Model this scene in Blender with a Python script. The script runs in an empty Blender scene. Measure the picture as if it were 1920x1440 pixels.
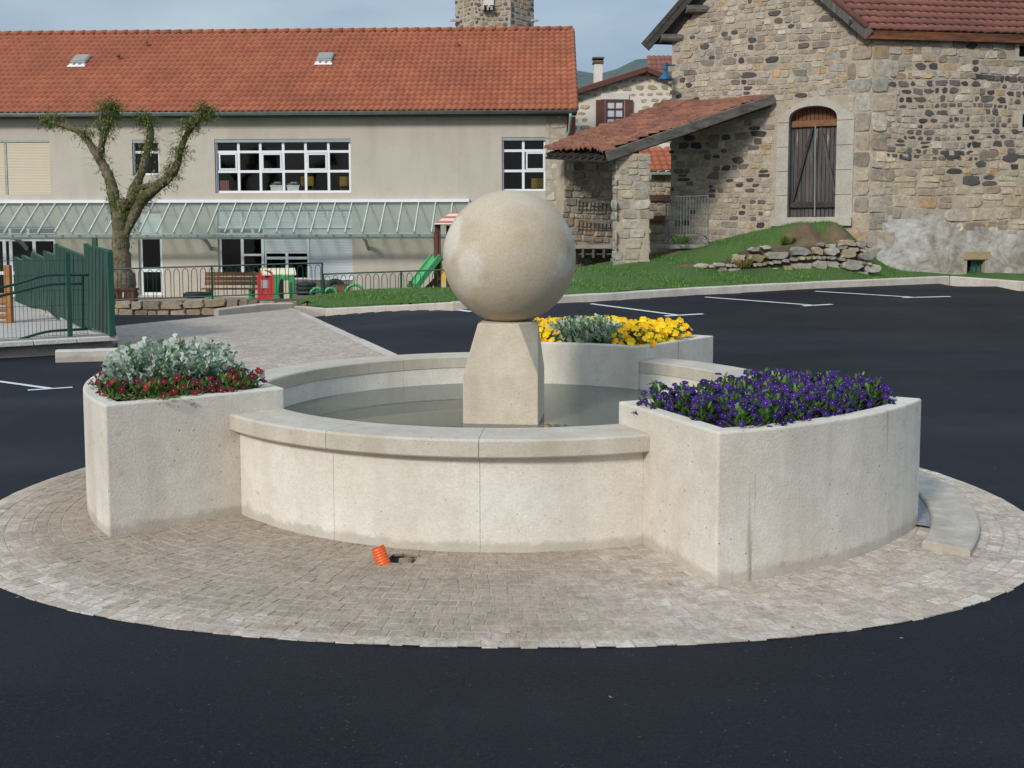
import bpy, bmesh, math, random
import numpy as np
from mathutils import Vector, Matrix
R_ = math.radians
rnd = random.Random(11)
scene = bpy.context.scene
COL = scene.collection

# ------------------------------------------------------------------ camera model (also used to turn photo points into 3-D points)
EYE = 1.65; F_ = 1900.; PITCH = .0784; ROLL = .0014; PPY = 600.
W_ = Vector((0, math.cos(PITCH), -math.sin(PITCH))); r_ = Vector((1, 0, 0)); u_ = r_.cross(W_)
RX = r_*math.cos(ROLL) - u_*math.sin(ROLL); UY = r_*math.sin(ROLL) + u_*math.cos(ROLL)
CAM = Vector((0, 0, EYE))
def ray(x, y): return W_ + RX*((x-960)/F_) - UY*((y-PPY)/F_)
def atY(x, y, Y):
    d = ray(x, y); return CAM + d*(Y/d.y)
def atZ(x, y, z=0.):
    d = ray(x, y); return CAM + d*((z-EYE)/d.z)
def onplane(x, y, p, n):
    d = ray(x, y); return CAM + d*((p-CAM).dot(n)/d.dot(n))
cam = bpy.data.cameras.new('camera'); co = bpy.data.objects.new('camera', cam); COL.objects.link(co)
cam.sensor_width = 36; cam.sensor_fit = 'HORIZONTAL'; cam.lens = 36*F_/1920; cam.shift_y = -(720-PPY)/1920
cam.clip_end = 6000; cam.clip_start = .05
m = Matrix((RX, UY, -W_)).transposed().to_4x4(); m.translation = CAM; co.matrix_world = m
scene.camera = co

def sstep(a, b, x):
    t = min(1, max(0, (x-a)/(b-a))); return t*t*(3-2*t)
CX, CY = -.043, 7.255
def G(x, y):                       # the car park rises gently to the back and right
    s = -.012 + .067*sstep(-6, 0, x)
    d = max(0, y-11)
    d = d - 1.2*(1-math.exp(-d/1.2)) if d > 0 else 0
    z = s*min(d, 16)
    z -= .14*(1-sstep(2.4, 2.75, math.hypot(x-CX, y-CY)))
    return z
def Gg(x, y, dz=0.):
    z = 0.
    for _ in range(25):
        p = atZ(x, y, min(z+dz, EYE-.2)); z = z*.4 + .6*G(p.x, p.y)
    return Vector((p.x, p.y, z+dz))

# ------------------------------------------------------------------ objects
def tag(o, label=None, cat=None, group=None, kind=None):
    if label: o['label'] = label
    if cat: o['category'] = cat
    if group: o['group'] = group
    if kind: o['kind'] = kind
    return o
def empty(name, loc, label, cat, group=None):
    o = bpy.data.objects.new(name, None); COL.objects.link(o); o.location = loc; o.empty_display_size = .2
    return tag(o, label, cat, group)
def link(name, me, mats, parent=None, smooth=False):
    o = bpy.data.objects.new(name, me); COL.objects.link(o)
    for mt in (mats if isinstance(mats, (list, tuple)) else [mats]): me.materials.append(mt)
    if smooth:
        for p in me.polygons: p.use_smooth = True
    if parent is not None:
        o.parent = parent
        base = parent
        mw = Matrix.Identity(4); chain = []
        while base is not None: chain.append(base); base = base.parent
        t = Vector((0, 0, 0))
        for c in chain: t += c.location
        o.location = -t if parent.type == 'EMPTY' else Vector((0, 0, 0))
    return o
class MB:                          # collects world-space geometry for ONE mesh object
    def __init__(s): s.v = []; s.f = []; s.mi = []; s.c = []; s.uv = {}
    def add(s, vs, fs, mi=0, col=None, uvs=None):
        b = len(s.v); s.v += [tuple(v) for v in vs]
        for i, f in enumerate(fs):
            s.f.append(tuple(b+k for k in f)); s.mi.append(mi); s.c.append(col)
            if uvs: s.uv[len(s.f)-1] = [uvs[k] for k in f]
    def box(s, c, sx, sy, sz, ax=None, mi=0, col=None):    # c centre, full sizes, optional axes
        a = ax or (Vector((1, 0, 0)), Vector((0, 1, 0)), Vector((0, 0, 1))); c = Vector(c)
        vs = [c + a[0]*(i*sx/2) + a[1]*(j*sy/2) + a[2]*(k*sz/2) for k in (-1, 1) for j in (-1, 1) for i in (-1, 1)]
        s.add(vs, [(0, 2, 3, 1), (4, 5, 7, 6), (0, 1, 5, 4), (2, 6, 7, 3), (0, 4, 6, 2), (1, 3, 7, 5)], mi, col)
    def bar(s, a, b, w, h, up=(0, 0, 1), mi=0, col=None):
        a = Vector(a); b = Vector(b); d = b-a; L = d.length
        if L < 1e-6: return
        d /= L; up = Vector(up)
        sd = d.cross(up)
        if sd.length < 1e-4: sd = d.cross(Vector((0, 1, 0)))
        sd.normalize(); u = sd.cross(d)
        s.box((a+b)/2, L, w, h, (d, sd, u), mi, col)
    def tube(s, pts, rad, n=8, mi=0, cap=True, col=None):
        pts = [Vector(p) for p in pts]; rr = rad if isinstance(rad, (list, tuple)) else [rad]*len(pts)
        vs = []; a = None
        for i, p in enumerate(pts):
            d = (pts[min(i+1, len(pts)-1)] - pts[max(i-1, 0)]).normalized()
            if a is None: a = d.orthogonal()
            a = a - d*a.dot(d)
            if a.length < 1e-5: a = d.orthogonal()
            a.normalize(); b = d.cross(a)
            for k in range(n):
                t = 2*math.pi*k/n; vs.append(p + a*(math.cos(t)*rr[i]) + b*(math.sin(t)*rr[i]))
        fs = [(i*n+k, i*n+(k+1) % n, (i+1)*n+(k+1) % n, (i+1)*n+k) for i in range(len(pts)-1) for k in range(n)]
        if cap: fs += [tuple(range(n)), tuple((len(pts)-1)*n+k for k in reversed(range(n)))]
        s.add(vs, fs, mi, col)
    def prism(s, poly, vec, mi=0, col=None):
        n = len(poly); v = Vector(vec); vs = [Vector(p) for p in poly] + [Vector(p)+v for p in poly]
        s.add(vs, [tuple(range(n)), tuple(reversed(range(n, 2*n)))] + [(i, i+n, (i+1) % n+n, (i+1) % n) for i in range(n)], mi, col)
    def build(s, name, mats, parent=None, smooth=False, bevel=0, fix=True):
        me = bpy.data.meshes.new(name); me.from_pydata(s.v, [], s.f)
        for i, p in enumerate(me.polygons): p.material_index = s.mi[i]
        if any(c is not None for c in s.c):
            at = me.color_attributes.new('col', 'FLOAT_COLOR', 'CORNER')
            buf = []
            for i, p in enumerate(me.polygons):
                c = s.c[i] or (.5, .5, .5)
                for _ in range(p.loop_total): buf += [c[0], c[1], c[2], 1]
            at.data.foreach_set('color', buf)
        if s.uv:
            l = me.uv_layers.new(name='uv'); buf = []
            for i, p in enumerate(me.polygons):
                for q in (s.uv.get(i) or [(0, 0)]*p.loop_total): buf += [q[0], q[1]]
            l.data.foreach_set('uv', buf)
        if fix:
            bm = bmesh.new(); bm.from_mesh(me); bmesh.ops.recalc_face_normals(bm, faces=bm.faces); bm.to_mesh(me); bm.free()
        me.update()
        o = link(name, me, mats, parent, smooth)
        if bevel:
            b = o.modifiers.new('bevel', 'BEVEL'); b.width = bevel; b.segments = 2; b.limit_method = 'ANGLE'; b.angle_limit = R_(35)
        return o

# ------------------------------------------------------------------ materials
class NT:
    def __init__(s, name):
        s.m = bpy.data.materials.new(name); s.m.use_nodes = True; s.t = s.m.node_tree; s.n = s.t.nodes
        s.b = s.n['Principled BSDF']; s.out = s.n['Material Output']
        s.tc = s.n.new('ShaderNodeTexCoord')
    def L(s, a, b): s.t.links.new(a, b)
    def vec(s, scale=(1, 1, 1), src='Object', rot=(0, 0, 0)):
        mp = s.n.new('ShaderNodeMapping'); mp.inputs['Scale'].default_value = scale; mp.inputs['Rotation'].default_value = rot
        s.L(s.tc.outputs[src], mp.inputs['Vector']); return mp.outputs[0]
    def noise(s, sc, det=4, ro=.6, vec=None, dist=0):
        n = s.n.new('ShaderNodeTexNoise'); n.inputs['Scale'].default_value = sc; n.inputs['Detail'].default_value = det
        n.inputs['Roughness'].default_value = ro; n.inputs['Distortion'].default_value = dist
        s.L(vec if vec is not None else s.tc.outputs['Object'], n.inputs['Vector']); return n.outputs['Fac']
    def vor(s, sc, vec=None, feat='F1', out='Distance', rnd_=1):
        n = s.n.new('ShaderNodeTexVoronoi'); n.feature = feat; n.inputs['Scale'].default_value = sc; n.inputs['Randomness'].default_value = rnd_
        s.L(vec if vec is not None else s.tc.outputs['Object'], n.inputs['Vector']); return n.outputs[out]
    def ramp(s, fac, stops):
        n = s.n.new('ShaderNodeValToRGB'); e = n.color_ramp.elements
        while len(e) < len(stops): e.new(.5)
        for i, (p, c) in enumerate(stops):
            e[i].position = p; e[i].color = (c, c, c, 1) if isinstance(c, (int, float)) else (*c, 1)
        s.L(fac, n.inputs[0]); return n.outputs[0]
    def mix(s, fac, a, b, mode='MIX'):
        n = s.n.new('ShaderNodeMix'); n.data_type = 'RGBA'; n.blend_type = mode
        for v, i in ((fac, 0), (a, 6), (b, 7)):
            if isinstance(v, (int, float)): n.inputs[i].default_value = v if i == 0 else (v, v, v, 1)
            elif isinstance(v, tuple): n.inputs[i].default_value = (*v, 1)
            else: s.L(v, n.inputs[i])
        return n.outputs[2]
    def math(s, op, a, b=0.):
        n = s.n.new('ShaderNodeMath'); n.operation = op
        for i, v in ((0, a), (1, b)):
            if isinstance(v, (int, float)): n.inputs[i].default_value = v
            else: s.L(v, n.inputs[i])
        return n.outputs[0]
    def xyz(s, src='Object'):
        n = s.n.new('ShaderNodeSeparateXYZ'); s.L(s.tc.outputs[src], n.inputs[0]); return n.outputs
    def attr(s, name='col'):
        n = s.n.new('ShaderNodeAttribute'); n.attribute_name = name; return n.outputs['Color']
    def objrand(s):
        n = s.n.new('ShaderNodeObjectInfo'); return n.outputs['Random']
    def col(s, c):
        if isinstance(c, tuple): s.b.inputs['Base Color'].default_value = (*c, 1)
        else: s.L(c, s.b.inputs['Base Color'])
    def rough(s, r):
        if isinstance(r, (int, float)): s.b.inputs['Roughness'].default_value = r
        else: s.L(r, s.b.inputs['Roughness'])
    def bump(s, h, strength=.3, dist=.01, prev=None):
        n = s.n.new('ShaderNodeBump'); n.inputs['Strength'].default_value = strength; n.inputs['Distance'].default_value = dist
        s.L(h, n.inputs['Height'])
        if prev is not None: s.L(prev, n.inputs['Normal'])
        s.L(n.outputs[0], s.b.inputs['Normal']); return n.outputs[0]
def simple(name, c, rough=.6, var=.15, sc=6, metal=0, bump=0):
    t = NT(name); n = t.noise(sc, 4)
    lo = tuple(x*(1-var) for x in c); hi = tuple(min(1, x*(1+var)) for x in c)
    t.col(t.ramp(n, [(.3, lo), (.7, hi)])); t.rough(rough); t.b.inputs['Metallic'].default_value = metal
    if bump: t.bump(t.noise(sc*8, 3), bump, .01)
    return t.m

def mat_cut_stone(name, base, warm, pit=.5, streak=0., seed=0):
    t = NT(name)
    n1 = t.noise(1.3+seed*.1, 5, .6); n2 = t.noise(9, 4); n3 = t.noise(70, 3, .7); n4 = t.noise(160, 2)
    c = t.mix(t.ramp(n1, [(.35, 0), (.68, 1)]), base, warm)
    c = t.mix(t.ramp(n2, [(.4, 0), (.75, .5)]), c, tuple(x*.8 for x in warm))
    c = t.mix(.28, c, t.ramp(n3, [(.3, .55), (.7, 1.2)]), 'MULTIPLY')
    # small holes and rusty specks
    v = t.vor(16+seed); big = t.noise(2.2, 2)
    pits = t.math('MULTIPLY', t.math('LESS_THAN', v, .085), t.math('GREATER_THAN', big, .47))
    c = t.mix(t.math('MULTIPLY', pits, pit), c, (.11, .075, .04))
    v2 = t.vor(5.3, t.vec((1, 1, 1.3)))
    sp = t.math('MULTIPLY', t.ramp(v2, [(.05, 1), (.13, 0)]), t.math('GREATER_THAN', t.noise(1.7, 1), .5))
    c = t.mix(t.math('MULTIPLY', sp, .3), c, (.30, .19, .09))
    if streak:
        vv = t.vec((11, 11, .55)); s1 = t.noise(1.0, 2, .5, vv)
        s2 = t.math('MULTIPLY', t.ramp(s1, [(.70, 0), (.76, 1)]), streak)
        c = t.mix(s2, c, (.27, .18, .10))
    wd_ = t.noise(1.0, 4, .6, t.vec((3.2, 3.2, .45)))
    c = t.mix(t.ramp(wd_, [(.48, 0), (.70, .5)]), c, tuple(x*.72 for x in warm))
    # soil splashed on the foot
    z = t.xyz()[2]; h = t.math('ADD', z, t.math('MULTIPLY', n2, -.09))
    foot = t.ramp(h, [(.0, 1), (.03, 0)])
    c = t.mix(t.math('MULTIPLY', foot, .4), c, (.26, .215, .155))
    t.col(c); t.rough(.85)
    b = t.bump(n3, .5, .006); t.bump(n4, .35, .004, b)
    return t.m
M = {}
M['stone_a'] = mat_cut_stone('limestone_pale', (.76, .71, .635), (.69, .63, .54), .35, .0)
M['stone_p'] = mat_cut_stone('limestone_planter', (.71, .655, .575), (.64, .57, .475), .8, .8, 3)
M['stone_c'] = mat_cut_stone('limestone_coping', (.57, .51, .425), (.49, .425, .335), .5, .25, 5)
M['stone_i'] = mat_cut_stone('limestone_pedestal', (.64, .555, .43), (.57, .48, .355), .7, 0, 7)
def ball_mat():
    t = NT('limestone_ball'); n1 = t.noise(2.2, 3, .5); n3 = t.noise(60, 3, .7); n4 = t.noise(150, 2)
    band = t.noise(1.0, 3, .5, t.vec((1.2, 1.2, 9)))
    c = t.mix(t.ramp(n1, [(.42, 0), (.5, .5)]), (.51, .425, .31), (.455, .365, .25))
    c = t.mix(t.ramp(band, [(.42, 0), (.7, .35)]), c, (.50, .45, .37))
    # pale lime patches on both flanks, where the stone was rubbed
    nz_ = t.noise(7, 3, .55)
    for px, py, pz, rad, k in ((-.41, -.19, .13, .17, .9), (-.27, -.38, -.06, .16, .9), (-.33, -.28, -.2, .13, .5), (.37, -.29, -.03, .13, .7), (.435, -.12, .13, .15, .7)):
        dv = t.n.new('ShaderNodeVectorMath'); dv.operation = 'DISTANCE'; t.L(t.tc.outputs['Object'], dv.inputs[0]); dv.inputs[1].default_value = (px, py, pz)
        m_ = t.ramp(t.math('ADD', dv.outputs['Value'], t.math('MULTIPLY', t.math('SUBTRACT', nz_, .5), .22)), [(rad*.55, k*.8), (rad*1.02, 0)])
        c = t.mix(m_, c, (.66, .605, .525))
    c = t.mix(t.math('MULTIPLY', t.ramp(t.noise(3.1, 4, .6), [(.55, 0), (.66, 1)]), .35), c, (.37, .28, .18))
    c = t.mix(.25, c, t.ramp(n3, [(.3, .5), (.7, 1.25)]), 'MULTIPLY')
    v = t.vor(26); c = t.mix(t.math('MULTIPLY', t.math('LESS_THAN', v, .07), .6), c, (.15, .11, .07))
    t.col(c); t.rough(.85); b = t.bump(n3, .5, .006); t.bump(n4, .35, .004, b); return t.m
M['ball'] = ball_mat()

def asphalt():
    t = NT('asphalt'); n1 = t.noise(.35, 4, .55); n2 = t.noise(48, 4, .85); n3 = t.noise(160, 2, .8)
    lo = t.noise(1.0, 3, .5, t.vec((.12, .9, 1)))
    c = t.ramp(n2, [(.32, (.0018, .0022, .0042)), (.70, (.0135, .0155, .025))]); c = t.mix(.7, c, t.ramp(n3, [(.35, .25), (.65, 1.8)]), 'MULTIPLY')
    c = t.mix(t.ramp(lo, [(.45, 0), (.75, .5)]), c, (.030, .032, .043))
    c = t.mix(t.ramp(n1, [(.35, .35), (.7, 0)]), c, (.007, .0075, .011))
    sp = t.math('MULTIPLY', t.math('LESS_THAN', t.vor(3.1), .035), t.math('GREATER_THAN', t.noise(.9, 1), .52))
    c = t.mix(t.math('MULTIPLY', sp, .8), c, (.28, .25, .20))
    sp2 = t.math('MULTIPLY', t.math('LESS_THAN', t.vor(24), .09), t.math('GREATER_THAN', t.noise(5, 2), .5)); c = t.mix(t.math('MULTIPLY', sp2, .5), c, (.13, .125, .12))
    ag = t.math('MULTIPLY', t.math('LESS_THAN', t.vor(75), .16), t.math('GREATER_THAN', t.noise(30, 2), .42)); c = t.mix(t.math('MULTIPLY', ag, .7), c, (.055, .056, .062))
    c = t.mix(t.ramp(t.noise(.55, 5, .65), [(.50, 0), (.75, .45)]), c, (.026, .027, .034))
    t.col(c); t.rough(t.ramp(n1, [(.3, .72), (.7, .58)])); t.b.inputs['Specular IOR Level'].default_value = .17
    b = t.bump(n2, .7, .012); t.bump(n3, .5, .004, b); return t.m
M['asphalt'] = asphalt()
def setts(name, cA, cB, dirt, pale_edge):
    t = NT(name)
    br = t.n.new('ShaderNodeTexBrick'); t.L(t.tc.outputs['UV'], br.inputs['Vector'])
    wob = t.n.new('ShaderNodeVectorMath'); wob.operation = 'ADD'
    nz = t.n.new('ShaderNodeTexNoise'); nz.inputs['Scale'].default_value = .6; t.L(t.tc.outputs['UV'], nz.inputs['Vector'])
    sc = t.n.new('ShaderNodeVectorMath'); sc.operation = 'SCALE'; sc.inputs['Scale'].default_value = .75
    t.L(nz.outputs['Color'], sc.inputs[0]); t.L(t.tc.outputs['UV'], wob.inputs[0]); t.L(sc.outputs[0], wob.inputs[1])
    t.L(wob.outputs[0], br.inputs['Vector'])
    br.inputs['Scale'].default_value = 1; br.inputs['Brick Width'].default_value = 1; br.inputs['Row Height'].default_value = 1
    br.inputs['Mortar Size'].default_value = .05; br.inputs['Mortar Smooth'].default_value = .9; br.inputs['Bias'].default_value = 0
    br.inputs['Color1'].default_value = (*cA, 1); br.inputs['Color2'].default_value = (*cB, 1); br.inputs['Mortar'].default_value = (*(x*.66 for x in cA), 1)
    n1 = t.noise(.8, 5, .6); n2 = t.noise(22, 3, .7); n3 = t.noise(6, 4, .65)
    c = t.mix(t.ramp(n1, [(.40, 0), (.62, .75)]), br.outputs['Color'], dirt)
    if pale_edge:
        x, y, z = t.xyz(); rr = t.math('SQRT', t.math('ADD', t.math('MULTIPLY', x, x), t.math('MULTIPLY', y, y)))
        ed = t.math('ADD', rr, t.math('MULTIPLY', n3, .5))
        # swept soil lies on the front sector, washed stones show on the rim and to the right
        soil = t.math('MULTIPLY', t.ramp(t.math('MULTIPLY', ed, .25), [(.83, 1), (.90, 0)]), t.ramp(t.math('ADD', t.math('MULTIPLY', t.math('ADD', x, t.math('MULTIPLY', n3, .4)), -.5), .5), [(.0, 0), (.28, 1)]))
        c = t.mix(t.math('MULTIPLY', soil, .62), c, (.27, .205, .155))
    c = t.mix(.55, c, t.ramp(n3, [(.3, .62), (.7, 1.3)]), 'MULTIPLY')
    c = t.mix(.6, c, t.ramp(n2, [(.3, .45), (.72, 1.35)]), 'MULTIPLY'); c = t.mix(.5, c, t.ramp(t.noise(70, 3, .8), [(.3, .5), (.7, 1.35)]), 'MULTIPLY')
    dk = t.math('MULTIPLY', t.math('LESS_THAN', t.vor(9.5), .10), t.math('GREATER_THAN', t.noise(1.1, 2), .45))
    c = t.mix(t.math('MULTIPLY', dk, .6), c, (.07, .055, .045))
    t.col(c); t.rough(.9)
    inv = t.math('SUBTRACT', 1, br.outputs['Fac'])
    b = t.bump(inv, .3, .006); b = t.bump(t.noise(55, 3, .8), .7, .010, b); t.bump(n2, .6, .008, b); return t.m
def sett_blocks():
    t = NT('granite_sett_blocks'); n1 = t.noise(.8, 5, .6); n2 = t.noise(22, 3, .7); n3 = t.noise(5, 4, .65); n4 = t.noise(75, 3, .8)
    c = t.attr(); x, y, z = t.xyz(); rr = t.math('SQRT', t.math('ADD', t.math('MULTIPLY', x, x), t.math('MULTIPLY', y, y)))
    ed = t.math('ADD', rr, t.math('MULTIPLY', n3, .5))
    soil = t.math('MULTIPLY', t.ramp(t.math('MULTIPLY', ed, .25), [(.83, 1), (.90, 0)]), t.ramp(t.math('ADD', t.math('MULTIPLY', t.math('ADD', x, t.math('MULTIPLY', n3, .4)), -.5), .5), [(.0, 0), (.28, 1)]))
    c = t.mix(t.math('MULTIPLY', soil, .74), c, (.32, .245, .172))
    c = t.mix(t.ramp(n1, [(.42, 0), (.65, .5)]), c, (.44, .36, .30))
    c = t.mix(.5, c, t.ramp(n3, [(.3, .68), (.7, 1.25)]), 'MULTIPLY'); c = t.mix(.5, c, t.ramp(n2, [(.3, .55), (.72, 1.3)]), 'MULTIPLY'); c = t.mix(.5, c, t.ramp(n4, [(.3, .5), (.7, 1.4)]), 'MULTIPLY')
    dk = t.math('MULTIPLY', t.math('LESS_THAN', t.vor(9.5), .09), t.math('GREATER_THAN', t.noise(1.1, 2), .45))
    c = t.mix(t.math('MULTIPLY', dk, .6), c, (.09, .07, .055)); t.col(c); t.rough(.92)
    b = t.bump(n4, .7, .008); t.bump(n2, .5, .010, b); return t.m
M['setts_round'] = sett_blocks()
M['setts_ramp'] = setts('granite_setts_ramp', (.48, .395, .325), (.53, .44, .365), (.43, .345, .28), False)
def render_wall():
    t = NT('roughcast_beige'); n1 = t.noise(.35, 5, .6); n2 = t.noise(40, 3, .8); st = t.noise(1, 3, .6, t.vec((1.4, 1.4, .18)))
    c = t.ramp(n1, [(.3, (.51, .455, .38)), (.7, (.59, .535, .455))])
    c = t.mix(t.ramp(st, [(.48, 0), (.72, .5)]), c, (.40, .36, .31)); c = t.mix(t.ramp(t.noise(2.2, 5, .7), [(.5, 0), (.75, .35)]), c, (.42, .375, .32))
    c = t.mix(.25, c, t.ramp(n2, [(.3, .6), (.7, 1.2)]), 'MULTIPLY')
    t.col(c); t.rough(.95); t.bump(n2, .6, .02); return t.m
M['render'] = render_wall()
def tiles(name, a, b, moss, patch=.0, seed=0):
    t = NT(name)
    fl = t.n.new('ShaderNodeVectorMath'); fl.operation = 'FLOOR'; t.L(t.tc.outputs['UV'], fl.inputs[0])
    wn = t.n.new('ShaderNodeTexWhiteNoise'); t.L(fl.outputs[0], wn.inputs['Vector'])
    c = t.mix(wn.outputs['Value'], a, b)
    n1 = t.noise(.5+seed, 5, .65); n2 = t.noise(14, 4, .7)
    c = t.mix(t.ramp(n1, [(.42, 0), (.7, .7)]), c, tuple(x*.72 for x in a))
    c = t.mix(t.math('MULTIPLY', t.ramp(n2, [(.5, 0), (.68, 1)]), patch), c, moss)
    fr = t.n.new('ShaderNodeSeparateXYZ'); t.L(t.tc.outputs['UV'], fr.inputs[0])
    c = t.mix(.5, c, t.ramp(t.noise(30, 3), [(.3, .6), (.7, 1.25)]), 'MULTIPLY')
    t.col(c); t.rough(.8); t.bump(n2, .3, .01); return t.m
M['tile_red'] = tiles('roof_tile_red', (.33, .092, .044), (.40, .128, .058), (.15, .085, .06), .45)
M['tile_brown'] = tiles('roof_tile_brown', (.20, .075, .06), (.26, .105, .085), (.12, .10, .06), .3, .3)
M['tile_old'] = tiles('roof_tile_old', (.17, .065, .042), (.33, .125, .07), (.20, .165, .125), .6, .6)
def stone_mat():
    t = NT('rubble_stone'); a = t.attr(); n1 = t.noise(9, 5, .65); n2 = t.noise(45, 3, .75)
    c = t.mix(.8, a, t.ramp(n1, [(.25, .5), (.75, 1.4)]), 'MULTIPLY')
    c = t.mix(.6, c, t.ramp(n2, [(.3, .6), (.7, 1.3)]), 'MULTIPLY')
    t.col(c); t.rough(.92); b = t.bump(n1, .6, .03); t.bump(n2, .5, .012, b); return t.m
M['rubble'] = stone_mat()
def mortar(name, c, hi):
    t = NT(name); n = t.noise(3, 5, .65); n2 = t.noise(30, 4, .75)
    k = t.ramp(n, [(.3, c), (.72, hi)]); k = t.mix(.5, k, t.ramp(n2, [(.3, .6), (.7, 1.25)]), 'MULTIPLY')
    t.col(k); t.rough(.95); t.bump(n2, .7, .025); return t.m
M['mortar_tan'] = mortar('lime_mortar_tan', (.37, .30, .22), (.50, .42, .325))
M['mortar_pale'] = mortar('lime_mortar_pale', (.70, .63, .53), (.78, .72, .61))
M['mortar_dark'] = mortar('dark_earth_joint', (.09, .07, .05), (.16, .125, .09))
def plaster():
    t = NT('old_lime_plaster'); n = t.noise(1.6, 7, .72, None, .6); n2 = t.noise(30, 4, .75); n3 = t.noise(5, 5, .7)
    k = t.ramp(n, [(.36, (.25, .21, .17)), (.5, (.42, .385, .34)), (.62, (.56, .535, .50))])
    k = t.mix(t.ramp(n3, [(.52, 0), (.7, .6)]), k, (.27, .22, .165))
    t.col(k); t.rough(.95); b = t.bump(n3, .5, .05); t.bump(n2, .5, .02, b); return t.m
M['plaster'] = plaster()
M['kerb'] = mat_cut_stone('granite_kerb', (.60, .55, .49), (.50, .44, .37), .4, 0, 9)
def glass(name, tint, milk, ior_mix=.12):
    t = NT(name); n = t.n
    tr = n.new('ShaderNodeBsdfTransparent'); tr.inputs[0].default_value = (*tint, 1)
    gl = n.new('ShaderNodeBsdfGlossy'); gl.inputs['Roughness'].default_value = .03
    df = n.new('ShaderNodeBsdfDiffuse'); df.inputs[0].default_value = (.55, .62, .58, 1)
    fz = n.new('ShaderNodeFresnel'); fz.inputs[0].default_value = 1.5
    m1 = n.new('ShaderNodeMixShader'); m1.inputs[0].default_value = milk; t.L(tr.outputs[0], m1.inputs[1]); t.L(df.outputs[0], m1.inputs[2])
    m2 = n.new('ShaderNodeMixShader'); t.L(fz.outputs[0], m2.inputs[0]); t.L(m1.outputs[0], m2.inputs[1]); t.L(gl.outputs[0], m2.inputs[2])
    t.L(m2.outputs[0], t.out.inputs[0]); return t.m
M['pane'] = glass('window_glass', (.75, .8, .78), .0)
M['roofglass'] = glass('canopy_glass', (.78, .86, .82), .24)
def water():
    t = NT('basin_water'); n = t.n
    tr = n.new('ShaderNodeBsdfTransparent'); tr.inputs[0].default_value = (.55, .56, .47, 1)
    df = n.new('ShaderNodeBsdfDiffuse'); df.inputs[0].default_value = (.22, .228, .18, 1)
    gl = n.new('ShaderNodeBsdfGlossy'); gl.inputs['Roughness'].default_value = .02
    fz = n.new('ShaderNodeFresnel'); fz.inputs[0].default_value = 1.33
    bp = n.new('ShaderNodeBump'); bp.inputs['Strength'].default_value = .03; bp.inputs['Distance'].default_value = .01
    t.L(t.noise(7, 2), bp.inputs['Height']); t.L(bp.outputs[0], gl.inputs['Normal']); t.L(bp.outputs[0], fz.inputs['Normal'])
    m1 = n.new('ShaderNodeMixShader'); m1.inputs[0].default_value = .68; t.L(tr.outputs[0], m1.inputs[1]); t.L(df.outputs[0], m1.inputs[2])
    m2 = n.new('ShaderNodeMixShader'); t.L(fz.outputs[0], m2.inputs[0]); t.L(m1.outputs[0], m2.inputs[1]); t.L(gl.outputs[0], m2.inputs[2])
    t.L(m2.outputs[0], t.out.inputs[0]); return t.m
M['water'] = water()
def grass_ground():
    t = NT('lawn_ground'); n1 = t.noise(.8, 5, .6); n2 = t.noise(25, 4, .8); a = t.attr()
    c = t.ramp(n1, [(.3, (.045, .11, .017)), (.7, (.08, .17, .03))])
    c = t.mix(a, c, t.ramp(t.noise(3, 4), [(.3, (.13, .085, .045)), (.7, (.22, .15, .085))]))
    c = t.mix(.6, c, t.ramp(n2, [(.3, .45), (.7, 1.4)]), 'MULTIPLY')
    t.col(c); t.rough(.95); t.bump(n2, .8, .05); return t.m
M['lawn'] = grass_ground()
def blade_mat(name, a, b, rough=.6, trans=.25):
    t = NT(name); g = t.attr(); t.col(t.mix(g, a, b)); t.rough(rough)
    t.b.inputs['Subsurface Weight'].default_value = 0
    return t.m
M['blade'] = blade_mat('grass_blade', (.055, .15, .018), (.13, .25, .045))
M['willow'] = blade_mat('willow_leaf', (.10, .145, .025), (.26, .29, .07))
M['bark'] = simple('bark', (.185, .14, .09), .95, .5, 7, 0, .9)
def moss_bark():
    t = NT('mossy_bark'); n1 = t.noise(2.2, 4, .6); n2 = t.noise(1, 4, .7, t.vec((14, 14, 3)))
    c = t.ramp(n2, [(.3, (.10, .075, .05)), (.7, (.30, .235, .16))])
    z = t.xyz()[2]
    ms = t.math('MULTIPLY', t.ramp(n1, [(.42, 0), (.6, .85)]), t.ramp(t.math('MULTIPLY', z, .2), [(.30, .1), (.5, 1)]))
    c = t.mix(ms, c, (.09, .11, .03)); t.col(c); t.rough(.95); b = t.bump(n2, 1, .08); t.bump(t.noise(6, 4, .7), .8, .12, b); return t.m
M['bark'] = moss_bark()
M['white'] = simple('white_frame', (.78, .79, .82), .45, .04)
M['whitepanel'] = simple('white_shutter_slats', (.56, .60, .64), .5, .05)
M['greyframe'] = simple('grey_aluminium', (.30, .33, .35), .45, .08)
M['zinc'] = simple('zinc_gutter', (.30, .36, .335), .45, .2, 3, .3)
M['shadesteel'] = simple('shaded_steel', (.17, .19, .195), .55, .2, 5, .2)  # barrier steel: shade under the lean-to roof is put into this darker colour
M['steel'] = simple('galvanised_steel', (.42, .46, .46), .45, .15, 5, .4)
M['canopy_bar'] = simple('canopy_bar', (.56, .60, .565), .45, .1)
M['green'] = simple('green_coated_metal', (.008, .07, .042), .45, .15, 4)
M['greenpanel'] = simple('green_panel', (.0045, .042, .026), .5, .2, 2.5)
M['railgreen'] = simple('dark_green_railing', (.008, .045, .03), .5, .2)
M['dark'] = simple('dark_interior', (.012, .014, .016), .9, .3)
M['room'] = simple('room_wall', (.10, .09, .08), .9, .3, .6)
M['blind'] = simple('beige_roller_shutter', (.60, .50, .37), .7, .05)
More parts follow.
